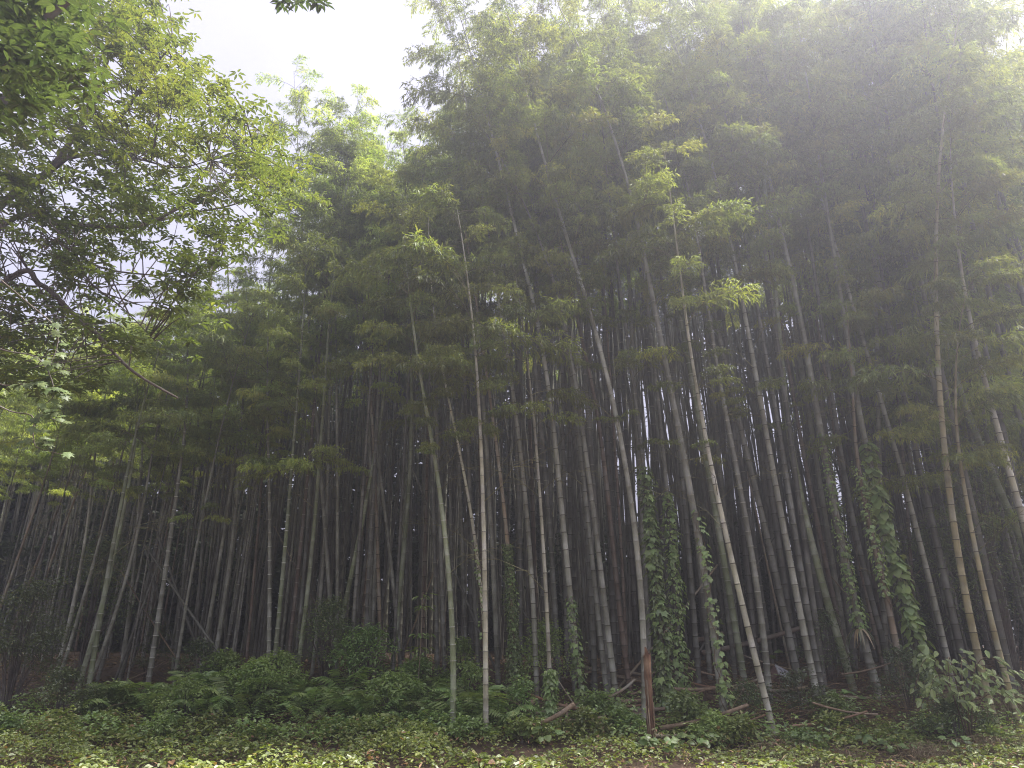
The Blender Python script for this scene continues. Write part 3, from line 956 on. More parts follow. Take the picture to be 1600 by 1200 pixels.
crown, twigs = MB(), MB()
cnt = 0
while cnt < 560:
    x, y = random.uniform(-60, 445), random.uniform(-60, 690)
    if not in_poly(x, y, POLY): continue
    nz = math.sin(x * .031 + 1.3) * math.sin(y * .027 + .6) + .6 * math.sin(x * .07 + y * .05)
    dens = 1.0 if (y < 300 and x > 130) else .75 if y < 450 else (.75 if x < 150 else .45)
    if random.random() > dens * (.78 + .35 * nz): continue
    c = at_y(x, y, TY + random.uniform(-1.7, 1.9))
    tint = .62 + .25 * math.exp(-(((x - 240) / 110) ** 2 + ((y - 150) / 100) ** 2)) - (.15 if y > 300 else 0)  # lit middle of the crown painted into the tint, lower leaves toned down
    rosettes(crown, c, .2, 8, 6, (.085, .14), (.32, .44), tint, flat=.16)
    k = ((limb_all - c) ** 2).sum(1).argmin()
    a = limb_all[k]
    if np.linalg.norm(a - c) < 3.2:
        m = (a + c) / 2 + rng.normal(0, .08, 3) + np.array((0, 0, .06))
        tube(twigs, spline([a, m, c], 6), np.linspace(.012, .004, 6), 3, 0, cap=False)
    cnt += 1
# bare hanging twigs at the left edge
for q in range(60):
    a = at_y(random.uniform(-10, 150), random.uniform(340, 470), TY - .6 + random.uniform(-.6, .4))
    d = np.array((random.uniform(-.3, .5), random.uniform(-.2, .2), random.uniform(-.9, .3)))
    tube(twigs, spline([a, a + d * .35 + rng.normal(0, .06, 3), a + d * .8 + (0, 0, -.15)], 6), np.linspace(.011, .003, 6), 3, 0, cap=False)
for o_, nm, mt in ((crown, 'crown', M['tree_leaf']), (twigs, 'twig_work', M['bark'])):
    o_.v = [v - tb for v in o_.v]
    oo = obj(nm, o_.mesh(nm, mt, smooth=False), root)
    oo['kind'] = 'stuff'

# lobed leaf, 1 unit long, pointing along +x, face up
def lobed_mesh(name, mat, lobes):
    me = MB()
    V = [(0, 0, 0)]
    for a, r in lobes:
        V.append((.18 + r * math.cos(rad(a)), r * math.sin(rad(a)), -.10 * r * r))
    V.append((.25, 0, .03))
    n = len(lobes)
    F = [[n + 1, k, k + 1] for k in range(1, n)] + [[n + 1, 0, 1], [n + 1, n, 0]]
    me.add(V, F, 0, .5)
    return me.mesh(name, mat, smooth=False)


MAPLE = [(-150, .22), (-125, .42), (-105, .26), (-75, .62), (-62, .36), (-40, .78), (-28, .42), (0, .82), (28, .42), (40, .78), (62, .36), (75, .62), (105, .26), (125, .42), (150, .22)]
HEART = [(-160, .30), (-120, .42), (-80, .44), (-45, .52), (-15, .66), (0, .84), (15, .66), (45, .52), (80, .44), (120, .42), (160, .30)]
IVY = [(-155, .28), (-120, .45), (-90, .40), (-55, .62), (-30, .44), (0, .84), (30, .44), (55, .62), (90, .40), (120, .45), (155, .28)]
M['maple_leaf'] = leaf_mat('maple_leaf', [(0, (.11, .15, .06)), (1, (.16, .2, .08))], trans=.3, gloss=.03)
maple_leaf = lobed_mesh('maple_leaf', M['maple_leaf'], MAPLE)
heart_leaf = lobed_mesh('heart_leaf', M['bright_leaf'], HEART)
ivy_leaf = lobed_mesh('ivy_leaf', M['vine_leaf'], IVY)
big_vine_leaf = lobed_mesh('climber_leaf', M['vine_leaf'], HEART)
oval_leaf_mb = MB()
broad(oval_leaf_mb, np.zeros((1, 3)), np.array([[1., 0, 0]]), np.array([[0, 1., 0]]), 1.0, .50, 0, .5, fold=.12, droop=.16)
oval_leaf = oval_leaf_mb.mesh('oval_leaf', M['bush_leaf'], smooth=False)


def leaf_matrix(p, d, up, s):
    d = Vector(d).normalized()
    u = Vector(up)
    z = (u - u.dot(d) * d)
    z = z.normalized() if z.length > 1e-4 else d.orthogonal().normalized()
    y = z.cross(d)
    m = Matrix(((d.x, y.x, z.x, p[0]), (d.y, y.y, z.y, p[1]), (d.z, y.z, z.z, p[2]), (0, 0, 0, 1)))
    return m @ Matrix.Diagonal((s, s, s, 1))


# near tree standing left of the camera, out of view but for its hanging leaves
NY = 5.0
nb = np.array((-6.6, NY, float(ground_h(-6.6, NY))))
root = empty('near_tree', nb)
tag(root, 'near tree with large dark leaves in the top left corner and pale lobed hanging sprays', 'tree')
mb = MB()
tr = spline([(0, 0, -.2), (.1, .1, 1.8), (-.05, 0, 3.8), (.3, 0, 5.6), (.8, -.1, 7.2)], 14)
tube(mb, tr, np.linspace(.19, .07, 14), 9)
obj('trunk', mb.mesh('trunk', M['bark']), root)
mb = MB()
over = spline([tr[10] + nb, at_y(-40, 150, NY - .2), at_y(60, 40, NY - .3), at_y(200, -60, NY - .4), at_y(360, -90, NY - .5), at_y(470, -50, NY - .5)], 22)
tube(mb, over - nb, np.linspace(.055, .01, 22), 6)
obj('limb', mb.mesh('limb', M['bark']), root)
crown = MB()
CORNER = [(-80, -80), (150, -80), (142, 20), (118, 60), (140, 120), (118, 175), (70, 150), (50, 190), (-80, 215)]
cnt = 0
while cnt < 190:
    x, y = random.uniform(-80, 150), random.uniform(-80, 215)
    if not in_poly(x, y, CORNER): continue
    rosettes(crown, at_y(x, y, NY + random.uniform(-.9, .7)), .1, 4, 5, (.08, .12), (.36, .5), .55)
    cnt += 1
for q in range(9):
    x = 470 + random.uniform(-34, 34)
    rosettes(crown, at_y(x, 4 + random.uniform(-8, 3), NY - .5), .02, 1, 8, (.07, .1), (.28, .34), .3)
crown.v = [v - nb for v in crown.v]
oo = obj('crown', crown.mesh('crown', M['near_leaf'], smooth=False), root); oo['kind'] = 'stuff'
HANG = [[(-70, 470), (-10, 540), (60, 560), (85, 615), (60, 640), (95, 660)], [(-60, 560), (0, 600), (50, 600), (78, 615)], [(-60, 600), (10, 640), (50, 650), (52, 680), (60, 700), (110, 712)],
        [(-70, 380), (40, 470), (90, 520), (75, 580)]]
for lst in HANG:
    P = spline([at_y(x, y, 6.4) for x, y in lst], 24)
    P = np.vstack([(tr[6] + nb)[None], P])
    mb = MB()
    tube(mb, P - nb, np.linspace(.008, .003, len(P)), 5)
    br = obj('hanging_branch', mb.mesh('hanging_branch', M['bark']), root)
    for k in range(24 if lst[-1][1] > 590 else 12):
        f = random.uniform(.35, 1) ** .7
        p = P[int(f * (len(P) - 1))] - nb
        a = random.uniform(-.9, 1.6) if random.random() < .7 else random.uniform(0, 6.28)
        off = np.array((math.cos(a), -abs(math.sin(a)) * .8, random.uniform(-.15, .1))) * random.uniform(.03, .17)
        d = (off[0] * 5, off[1] * 3, random.uniform(-.6, -.05))
        obj('leaf', maple_leaf, br, mat4=leaf_matrix(p + off, d, (random.uniform(-.3, .3), -.55, 1), random.uniform(.07, .105)))

# ------------------------------------------------------------------ shrubs, ferns, weeds
def shrub(name, label, cat, bx, by, w, h, leaf, n, Lr, wr=(.4, .55), group=None, kite=False, stem='bark', droop=False, lean=0.0):
    b = on_ground(bx, by)
    b[2] = float(ground_h(b[0], b[1]))
    dep = b[1] * CP + (b[2] - CAM_H) * SP
    if by < 1142: w, h, n = w * 1.1, h * 1.28, int(n * 1.3)
    W, Hh = w * dep / FPX, h * dep / FPX
    root = empty(name, b)
    tag(root, label, cat, group)
    st = MB(); fo = MB()
    nc = max(7, n // 55)
    for q in range(nc):
        t = random.uniform(.22, 1) ** .8
        a = random.uniform(0, 6.28)
        rr = W * .5 * math.sqrt(random.random()) * math.sin(min(1, t * .95 + .12) * math.pi * .82 + .3)
        c = np.array((rr * math.cos(a) + lean * t * Hh, rr * math.sin(a) * .8, Hh * t * .93))
        if q % 2 == 0:
            tube(st, spline([(c[0] * .1, c[1] * .1, -.05), (c[0] * .45, c[1] * .45, c[2] * .6), c], 6), np.linspace(.013, .004, 6), 4, cap=False)
        m = n // nc
        P = c + rng.normal(0, 1, (m, 3)) * np.array((.16, .16, .09)) * max(.55, min(W, Hh) * .55)
        P[:, 2] = np.maximum(P[:, 2], .02)
        D = unit(P - c) * .8 + rnd_dirs(m, -.5, .2)
        if droop: D[:, 2] -= .8
        S = np.cross(D, (0, 0, 1.0)) + rng.normal(0, .3, (m, 3))
        L = rng.uniform(*Lr, m)
        (kites if kite else broad)(fo, P, D, S, L, L * rng.uniform(*wr, m), 0, np.clip(rng.normal(.5, .2, m) + random.gauss(0, .1), 0, 1))
    obj('stem', st.mesh('stem', M[stem]), root)
    o = obj('foliage', fo.mesh('foliage', M[leaf], smooth=False), root)
    o['kind'] = 'stuff'
    return root


shrub('shrub', 'dull olive shrub at the left edge below the slanting bamboos', 'shrub', 8, 1118, 120, 175, 'shrub_leaf', 3200, (.05, .085))
shrub('shrub', 'low leafy shrub with pale dry leaves right of the left-edge shrub', 'shrub', 85, 1128, 110, 62, 'shrub_leaf', 1500, (.05, .08))
shrub('shrub', 'dark evergreen shrub in deep shade between the slanting bamboos on the left', 'shrub', 120, 1066, 130, 185, 'shrub_leaf', 2600, (.07, .11), kite=True)
shrub('shrub', 'small thin-leaved shrub growing against the white-ringed grey bamboo', 'shrub', 226, 1070, 56, 92, 'shrub_leaf', 700, (.05, .08))
shrub('shrub', 'dark twiggy bush left of the fern bank', 'shrub', 305, 1082, 80, 62, 'shrub_leaf', 900, (.05, .09))
shrub('shrub', 'grey-leaved small tree-like shrub in front of the slanting green bamboo', 'shrub', 505, 1078, 96, 110, 'shrub_leaf', 2000, (.055, .085))
shrub('shrub', 'fresh green leafy bush right of the grey-leaved shrub', 'shrub', 568, 1086, 100, 82, 'fern_leaf', 1500, (.07, .11))
shrub('shrub', 'pale green bush of toothed leaves at the foot of the ferny bank', 'shrub', 395, 1108, 120, 58, 'fern_leaf', 1700, (.07, .11))
shrub('shrub', 'rounded green bush on the bank left of the bright ringed bamboo', 'shrub', 610, 1120, 120, 52, 'fern_leaf', 1500, (.07, .11))
shrub('shrub', 'low bush of fresh leaves on the bank below the ringed grey bamboo', 'shrub', 290, 1122, 120, 42, 'fern_leaf', 1200, (.06, .1))
shrub('shrub', 'dark low bush between the bright ringed bamboo and the pale one', 'shrub', 735, 1118, 60, 62, 'fern_leaf', 800, (.06, .1))
shrub('vine_thicket', 'bushy tangle of small-leaved vines right of the leafy vine column', 'vine', 852, 1092, 100, 92, 'vine_leaf', 2000, (.045, .07), (.6, .8))
shrub('vine_thicket', 'low vine tangle around the fallen wood left of the slim pale bamboo', 'vine', 815, 1138, 60, 60, 'vine_leaf', 700, (.045, .07), (.6, .8))
shrub('shrub', 'dark tangled shrub behind the white-ringed bamboo left of dry leaves', 'shrub', 1300, 1078, 90, 100, 'shrub_leaf', 1200, (.05, .08))
shrub('shrub', 'tall dark shrub of narrow leaves filling the right edge', 'shrub', 1590, 1080, 170, 330, 'shrub_leaf', 4200, (.09, .15), (.22, .3), kite=True)
shrub('shrub', 'dark leafy shrub behind the yellow bamboos', 'shrub', 1500, 1068, 130, 210, 'shrub_leaf', 2400, (.08, .13), (.25, .35))
shrub('shrub', 'sparse green bush with twigs at the foot of the pale leaning bamboo', 'shrub', 1255, 1128, 110, 62, 'shrub_leaf', 900, (.05, .08))
shrub('shrub', 'small-leaved bush under the large-leaved climber', 'shrub', 1425, 1128, 90, 90, 'shrub_leaf', 1300, (.045, .07))
shrub('shrub', 'low dark bush under the drooping bush at the lower right', 'shrub', 1500, 1165, 130, 70, 'shrub_leaf', 1500, (.05, .09))
shrub('shrub', 'bush of leaves hugging the foot of the ivy-clad culm right of the stump', 'shrub', 1075, 1150, 90, 62, 'vine_leaf', 900, (.06, .09), (.6, .8))
shrub('shrub', 'little bush of dull leaves right of the stump and the fallen poles', 'shrub', 1170, 1128, 60, 50, 'shrub_leaf', 600, (.05, .08))

LOWB = []
for q in range(20):
    px = 20 + q * 81 + random.uniform(-25, 25)
    LOWB.append((px, random.uniform(1150, 1176), random.uniform(70, 120), random.uniform(24, 46)))
for q, (px, py, w, h) in enumerate(LOWB):
    shrub('low_bush', f'rounded mound of bright leaves in the front ground cover, {ordinal(q + 1)} mound from the left', 'bush', px, py, w, h,
          'cover_leaf' if q % 3 else 'fern_leaf', int(w * 7), (.055, .10), (.5, .72), 'leaf mounds in the front ground cover')
for px, py, w, h, nm in ((430, 1084, 90, 50, 'fresh green bush between the ringed bamboos and the grey-leaved shrub'), (650, 1096, 80, 52, 'leafy green bush at the foot of the thin sapling'),
                         (345, 1080, 90, 46, 'fresh bush on the bank left of the white-ringed green bamboo'), (170, 1118, 80, 36, 'low bush at the foot of the leaning left bamboos'),
                         (720, 1092, 60, 70, 'dark green bush behind the bright ringed and straight pale bamboos'), (1120, 1164, 80, 44, 'weedy bush below the thick grey ivy-clad bamboo'),
                         (1310, 1142, 90, 52, 'weedy green bush on the twiggy slope under the dry leaves'), (940, 1136, 70, 40, 'leafy bush before the feet of the twin grey culms')):
    shrub('shrub', nm, 'shrub', px, py, w, h, 'fern_leaf', int(w * 14), (.06, .11))

# sapling with tiers of leaves
b = on_ground(650, 1104); b[2] = float(ground_h(b[0], b[1]))
root = empty('sapling', b)
tag(root, 'thin sapling with tiers of drooping leaves left of the bright ringed bamboo', 'sapling')
top = at_y(661, 925, b[1]) - b
mb = MB(); st = spline([(0, 0, -.05), top * .5 + (.02, 0, 0), top], 10)
tube(mb, st, np.linspace(.014, .006, 10), 5)
obj('stem', mb.mesh('stem', M['tan']), root)
for py, n in ((930, 14), (948, 16), (992, 18), (1012, 22)):
    zt = at_y(655, py, b[1])[2] - b[2]
    tier = MB()
    a = rng.uniform(0, 6.28, n); r_ = rng.uniform(.02, .26, n)
    P = np.stack([top[0] * zt / top[2] + r_ * np.cos(a), r_ * np.sin(a), zt + rng.normal(0, .03, n)], -1)
    D = np.stack([np.cos(a), np.sin(a), rng.uniform(-.7, 0, n)], -1)
    broad(tier, P, D, np.stack([-np.sin(a), np.cos(a), 0 * a], -1), rng.uniform(.11, .17, n), rng.uniform(.05, .07, n), 0, rng.random(n))
    obj('leaf_tier', tier.mesh('leaf_tier', M['fern_leaf'], smooth=False), root)

# ferns
FR = []
for v in range(3):
    mb = MB()
    n = 10
    ax = np.array([(0, 0, 0)] + [(.62 * (k / n), 0, .34 * math.sin(min(1.0, k / n * 1.15) * 2.2)) for k in range(1, n + 1)])
    tube(mb, ax, np.linspace(.005, .002, n + 1), 3, cap=False)
    P, D, S, L = [], [], [], []
    for k in range(2, 2 * n + 1):
        f = k / (2 * n) * n; k0 = min(int(f), n - 1)
        p = ax[k0] + (ax[k0 + 1] - ax[k0]) * (f - k0)
        for sd in (-1, 1):
            P.append(p); D.append((.45, sd, -.2 + rng.normal(0, .12))); S.append((1, 0, .15)); L.append(.155 * math.sin(min(1, k / (2 * n) * .9 + .14) * math.pi) + .03)
    L = np.array(L)
    kites(mb, np.array(P), np.array(D, float), np.array(S, float), L, L * .26 + .008, 0, rng.random(len(P)))
    FR.append(mb.mesh('frond', M['fern_leaf'], smooth=False))
FERNS = [(262, 1100), (300, 1108), (335, 1096), (360, 1118), (318, 1128), (390, 1128), (430, 1120), (455, 1110), (470, 1132), (500, 1118), (525, 1108), (540, 1128), (560, 1118), (585, 1132), (622, 1108), (640, 1130), (668, 1118), (680, 1138), (345, 1078), (375, 1085), (480, 1095), (545, 1092), (600, 1098), (660, 1092), (730, 1140), (745, 1126), (780, 1138), (690, 1098), (215, 1112), (180, 1118), (240, 1124)]
FERNS.sort()
for q, (px, py) in enumerate(FERNS):
    b = on_ground(px + random.uniform(-4, 4), py); b[2] = float(ground_h(b[0], b[1]))
    root = empty('fern', b, random.uniform(0, 6.28), random.uniform(.9, 1.6))
    tag(root, f'green fern with arching fronds on the shady bank, {ordinal(q + 1)} fern from the left', 'fern', 'ferns on the shady bank')
    nf = random.randint(6, 9)
    for k in range(nf):
        obj('frond', FR[k % 3], root, mat4=Matrix.Rotation(k * 6.28 / nf + random.uniform(-.3, .3), 4, 'Z') @ Matrix.Rotation(random.uniform(-.35, .25), 4, 'Y'))


# weeds with big leaves
def weed(label, px, py, h_px, n, s, mesh=None, spread=.26):
    b = on_ground(px, py); b[2] = float(ground_h(b[0], b[1]))
    root = empty('leafy_weed', b)
    tag(root, label, 'weed')
    hz = h_px * b[1] / FPX
    mb = MB()
    for k in range(3):
        e = (random.uniform(-.5, .5) * spread, random.uniform(-.5, .2) * spread, hz * random.uniform(.7, 1))
        tube(mb, spline([(0, 0, -.04), (e[0] * .4, e[1] * .4, e[2] * .6), e], 6), np.linspace(.008, .004, 6), 4, cap=False)
    obj('stem', mb.mesh('stem', M['vine_stem']), root)
    for k in range(n):
        a = random.uniform(0, 6.28); r_ = spread * random.uniform(.2, 1)
        p = (r_ * math.cos(a), r_ * math.sin(a) * .8, hz * random.uniform(.45, 1.02))
        obj('leaf', mesh or heart_leaf, root, mat4=leaf_matrix(p, (math.cos(a), math.sin(a), random.uniform(-.6, .05)), (random.uniform(-.3, .3), -.5, 1), s * random.uniform(.75, 1.2)))


weed('bright weed with broad pointed leaves left of the broken stump', 960, 1150, 36, 16, .17)
weed('bright round-leaved weed on the twiggy slope below the climber', 1328, 1130, 44, 22, .14)
weed('broad-leaved weed hanging beside the discarded box', 1212, 1062, 42, 6, .17, spread=.22)
weed('broad-leaved weed at the foot of the pale leaning bamboo', 1185, 1164, 24, 18, .14, spread=.34)
weed('fresh weed just right of the broken stump by the fallen poles', 1095, 1178, 26, 22, .12, spread=.4)
weed('small round-leaved weed at the bottom edge under the twigs', 1405, 1184, 20, 12, .10, spread=.3)
weed('oval-leaved weed in the shade under the drooping bush', 1500, 1184, 26, 10, .14, spread=.2)
weed('pale-leaved weed between the straight pale bamboo and the vine column', 775, 1118, 26, 14, .11, spread=.25)
weed('pale green weed beside the straw heap at the foot of the pale leaning bamboo', 1262, 1170, 26, 16, .12, spread=.35)
weed('rounded weed in the straw right of the twiggy slope', 1370, 1172, 22, 12, .11, spread=.3)
weed('weed half hiding the foot of the broken stump on its left', 1002, 1180, 28, 18, .12, spread=.25)
weed('small weed hiding the foot of the broken stump on its right', 1036, 1182, 24, 16, .11, spread=.25)
weed('bright weed at the foot of the slim pale bamboo', 850, 1166, 24, 18, .12, spread=.3)

# drooping bush at the lower right, leaves big enough to tell apart
b = on_ground(1518, 1172); b[2] = float(ground_h(b[0], b[1]))
root = empty('drooping_bush', b)
tag(root, 'pale green bush of large drooping leaves covering the feet of the yellow bamboos', 'bush')
dep = b[1] * CP + (b[2] - CAM_H) * SP
for k in range(11):
    a = rad(-160 + 32 * k); tip = np.array((math.cos(a) * .75 + .1, math.sin(a) * .4 - .1, 1.05 + .3 * math.sin(k * 2.1)))
    mb = MB()
    P = spline([(0, 0, -.05), (tip[0] * .35, tip[1] * .35, tip[2] * .95), (tip[0] * .8, tip[1] * .8, tip[2] * 1.1), tip * (1.25, 1.25, .72)], 12)
    tube(mb, P, np.linspace(.013, .004, 12), 4)
    br = obj('branch', mb.mesh('branch', M['vine_stem']), root)
    for w in range(23):
        f = random.uniform(.35, 1)
        p = P[int(f * 11)] + rng.normal(0, .11, 3) * np.array((1, .8, .7))
        d = (random.uniform(-.8, .8) + tip[0] * .5, -.35 + random.uniform(-.5, .4), -random.uniform(.05, .75))
        obj('leaf', oval_leaf, br, mat4=leaf_matrix(p, d, (random.uniform(-.4, .4), -.7, .8), random.uniform(.11, .18)))

# ------------------------------------------------------------------ vines
def vine(label, key, y0, y1, n, size, spread, mesh, dx=0.0, extra=0):
    c = next(c for c in CULMS if c['key'] == key)
    pr = c['proj']
    zs = np.linspace(0, c['H'], 60)
    z0 = float(np.interp(-y0, -pr[:, 1], zs)); z1 = float(np.interp(-y1, -pr[:, 1], zs))
    root = empty('climbing_vine', c['base'])
    tag(root, label, 'vine')
    mb = MB()
    for s_ in (0, 1):
        P = []
        for k in range(26):
            z = max(0, z0 - .3) + (z1 - max(0, z0 - .3)) * k / 25
            a = -1.57 + 1.1 * math.sin(k * .7 + s_ * 2.3) 
            rr = c['r0'] * (1.06 - .5 * z / c['H']) + .012
            q = np.array(c['curve'](z))
            P.append(q + (rr * math.cos(a) + dx * .3, rr * math.sin(a), 0))
        tube(mb, P, np.linspace(.008, .004, 26), 4)
    obj('stem', mb.mesh('stem', M['vine_stem']), root)
    if extra:
        fo = MB()
        f = rng.random(extra) ** 1.2
        z = z0 + (z1 - z0) * f
        a = -1.57 + rng.uniform(-2.4, 2.4, extra)
        w = spread * (1 - .5 * f) * (.75 + .45 * np.sin(z * 4.1 + n))
        rr = c['r0'] + .015 + np.abs(rng.normal(0, .6, extra)) * w
        P = np.array([c['curve'](q) for q in z]) + np.stack([rr * np.cos(a) + dx, rr * np.sin(a), 0 * a], -1)
        D = np.stack([np.cos(a) * .5 + rng.uniform(-.5, .5, extra), np.sin(a) * .5, -rng.uniform(.1, 1, extra)], -1)
        S = np.stack([-np.sin(a), np.cos(a), rng.uniform(-.5, .5, extra)], -1)
        L = size * rng.uniform(.5, .85, extra)
        broad(fo, P, D, S, L, L * .75, 0, rng.random(extra))
        oo = obj('foliage', fo.mesh('foliage', M['vine_leaf'], smooth=False), root); oo['kind'] = 'stuff'
    for k in range(n):
        f = random.random() ** 1.25
        z = z0 + (z1 - z0) * f
        a = -1.57 + random.uniform(-1.7, 1.7)
        w = spread * (1 - .55 * f) * (.75 + .45 * math.sin(z * 4.1 + n))
        rr = c['r0'] + .015 + abs(random.gauss(0, w * .6))
        q = np.array(c['curve'](z)) + (rr * math.cos(a) + dx, rr * math.sin(a), random.uniform(-.05, .05))
        d = (math.cos(a) * .5 + random.uniform(-.35, .35), math.sin(a) * .5, -random.uniform(.25, 1.0))
        obj('leaf', mesh, root, mat4=leaf_matrix(q, d, (math.cos(a) + random.uniform(-.4, .4), math.sin(a), .75), size * random.uniform(.65, 1.2)))


vine('thick ivy curtain on the culm just right of the broken stump', (1042, 1112), 1128, 730, 290, .15, .17, ivy_leaf, extra=900)
vine('shaded ivy on the dark culm behind the thick ivy curtain', (1066, 1090), 1088, 770, 150, .13, .17, ivy_leaf, extra=600)
vine('narrow strip of ivy on the right side of the thick grey culm', (1134, 1138), 1100, 800, 130, .115, .05, ivy_leaf, .06)
vine('small-leaved creeper on the thick grey bamboo behind the dry hanging leaves', (1375, 1092), 980, 680, 170, .10, .07, ivy_leaf, extra=300)
vine('large-leaved climber with layered leaves left of the drooping bush', (1458, 1092), 1070, 690, 210, .22, .10, big_vine_leaf, extra=250)
vine('tall column of fine vine leaves around the tan bamboo in the middle', (802, 1100), 1095, 850, 200, .08, .13, ivy_leaf, extra=1900)
vine('ivy wrapped round the foot of the slim pale bamboo', (862, 1148), 1140, 1045, 110, .12, .10, ivy_leaf, extra=250)
vine('short ivy strip on the thin pale curving bamboo', (759, 1108), 1000, 845, 70, .07, .03, ivy_leaf, -.03)
vine('loose ivy on the lower part of the grey culm left of the twin culms', (914, 1122), 1118, 930, 90, .11, .09, ivy_leaf, extra=200)
vine('small ivy tuft at the foot of the twin grey culms', (967, 1122), 1122, 1075, 34, .10, .06, ivy_leaf)
vine('creeper on the tan bamboo between the dry hanging leaves and climber', (1414, 1112), 930, 720, 120, .10, .07, ivy_leaf, extra=200)

# ------------------------------------------------------------------ fallen poles, stump, box
def pole(label, p, q, r, look='dead', name='fallen_pole', lift=0.0):
    a, c = np.asarray(p, float), np.asarray(q, float)
    n = max(4, int(np.linalg.norm(c - a) / .28))
    zs, rs = [], []
    for k in range(n + 1):
        f = k / n
        for e, rr in ((-.02, 1), (0, 1.1), (.02, 1)):
            u = np.clip(f + e * .6 / max(.3, np.linalg.norm(c - a)), 0, 1)
            zs.append(a + (c - a) * u + np.array((0, 0, -.05 * math.sin(u * 3.14)))); rs.append(r * rr * (1 - .25 * f))
    P = np.array(zs) + np.arange(len(zs))[:, None] * 1e-5
    m = P.mean(0)
    mb = MB(); tube(mb, P - m, rs, 8)
    o = obj(name, mb.mesh(name, M[look]), loc=m)
    tag(o, label, 'fallen bamboo', 'fallen bamboo poles')


def gp(px, py, up=0.05):
    p = on_ground(px, py)
    if p[1] > 20.3: p = at_y(px, py, 20.3)
    p[2] = float(ground_h(p[0], p[1])) + up
    return p


pole('brown fallen pole lying level behind the sapling', gp(585, 1050, .3), gp(702, 1054, .3), .05)
pole('short fallen pole just under the level one by the sapling', gp(630, 1062, .15), gp(690, 1076, .1), .05)
pole('upper of two fallen poles left of the broken stump', gp(926, 1108, .2), gp(1030, 1110, .2), .055)
pole('lower of two fallen poles left of the broken stump', gp(915, 1116, .12), gp(1040, 1118, .12), .05)
pole('long pale fallen pole lying right of the broken stump', gp(1015, 1160, .1), gp(1132, 1150, .12), .032, 'tan')
pole('thin fallen pole across the bottom by the broken stump', gp(905, 1178, .08), gp(1132, 1168, .1), .022, 'tan')
pole('stubby pale log propped left of the slim pale bamboo', gp(808, 1088, .1), gp(838, 1078, .6), .05, 'tan')
pole('thick broken log on the slope below the vine column', gp(788, 1146, .05), gp(834, 1126, .35), .055)
pole('reddish fallen pole in the dark right of the thick grey culm', gp(1090, 1052, .8), gp(1135, 1050, .95), .07, 'red')
pole('orange-brown fallen pole behind the pale leaning bamboo', gp(1100, 1050, .45), gp(1262, 1052, 1.1), .07, 'red')
pole('brown pole lying low behind the pale leaning bamboo', gp(1110, 1085, .1), gp(1215, 1085, .15), .04)
pole('dark dead pole slanting between the left ringed bamboos', gp(322, 1060, .1), at_y(232, 790, 19.5), .04, 'dark', 'leaning_pole')
pole('second dark dead pole crossing behind the left ringed bamboos', gp(282, 1052, .1), at_y(225, 850, 20.5), .035, 'dark', 'leaning_pole')
pole('level fallen pole on the leaf litter right of the ringed grey bamboo', gp(243, 1052, .45), gp(330, 1056, .4), .04)
pole('thin fallen pole across the litter behind the ferns', gp(370, 1060, .15), gp(455, 1062, .2), .035)
pole('crossed fallen stick on the litter left of the ringed grey bamboo', gp(170, 1082, .1), gp(262, 1062, .5), .025, 'red')
pole('slanting pale stick in front of the grey culms left of the stump', gp(928, 1146, .05), at_y(862, 1046, 14.9), .014, 'tan', 'leaning_pole')
pole('short brown stick standing left of the slanting pale stick', gp(887, 1150, 0), at_y(885, 1100, 15.0), .03, 'dead', 'leaning_pole')
pole('stick lying on the twigs left of the discarded box', gp(1150, 1120, .1), gp(1165, 1090, .35), .02, 'red', 'leaning_pole')

STICKS = []
for q in range(26):
    px, py = random.uniform(800, 1330), random.uniform(1062, 1160)
    a = gp(px, py, random.uniform(.05, .6))
    ang = random.uniform(-.5, .5) + (math.pi if random.random() < .5 else 0)
    l = random.uniform(.6, 1.9)
    c = a + np.array((math.cos(ang) * l, math.sin(ang) * l * .6, 0)); c[2] = float(ground_h(c[0], c[1])) + random.uniform(.05, .8)
    STICKS.append((project(a)[0], a, c))
STICKS.sort(key=lambda t: t[0])
for q, (_, a, c) in enumerate(STICKS):
    pole(f'thin dead cane in the debris right of the vine column, {ordinal(q + 1)} such from the left', a, c, random.uniform(.018, .048), random.choice(['dead', 'tan', 'rust', 'tan']), 'dead_cane')
for q in range(12):
    px = 180 + 115 * q + random.uniform(-30, 30)
    Yq = random.uniform(17.5, 21)
    a = at_y(px, 1060, Yq); a[2] = float(ground_h(a[0], a[1])) + .02
    c = at_y(px + random.choice((-1, 1)) * random.uniform(60, 170), random.uniform(720, 900), Yq + random.uniform(-.6, .6))
    pole(f'dead cane leaning across the shaded culms, {ordinal(q + 1)} leaning cane from the left', a, c, random.uniform(.018, .035), random.choice(['mid', 'dead', 'tan']), 'leaning_pole')

# broken stump
b = on_ground(1019, 1176); b[2] = float(ground_h(b[0], b[1]))
root = empty('broken_stump', b)
tag(root, 'broken rotten bamboo stump with jagged top and fungus, right of the twin culms', 'stump')
top = at_y(1011, 1030, b[1]) - b
mb = MB()
hs = np.linspace(-.05, 1, 22)
sides = 14
V = []
for k, h in enumerate(hs):
    rr = .060 * (1 - .12 * h) * (1 + .05 * math.sin(k * 1.9)) * (1.12 if k in (7, 14) else 1)
    for s_ in range(sides):
        a = s_ * 2 * math.pi / sides
        jag = (.10 * abs(math.sin(s_ * 2.3)) + .10 * (s_ in (9, 10, 11))) if k == 21 else 0
        rough = 1 + .15 * math.sin(s_ * 3.1 + k * .25) + random.uniform(-.06, .06)
        V.append((top[0] * h + rr * rough * math.cos(a), rr * rough * math.sin(a), top[2] * h + jag))
F = [[k * sides + s_, k * sides + (s_ + 1) % sides, (k + 1) * sides + (s_ + 1) % sides, (k + 1) * sides + s_] for k in range(21) for s_ in range(sides)]
mb.add(V, F)
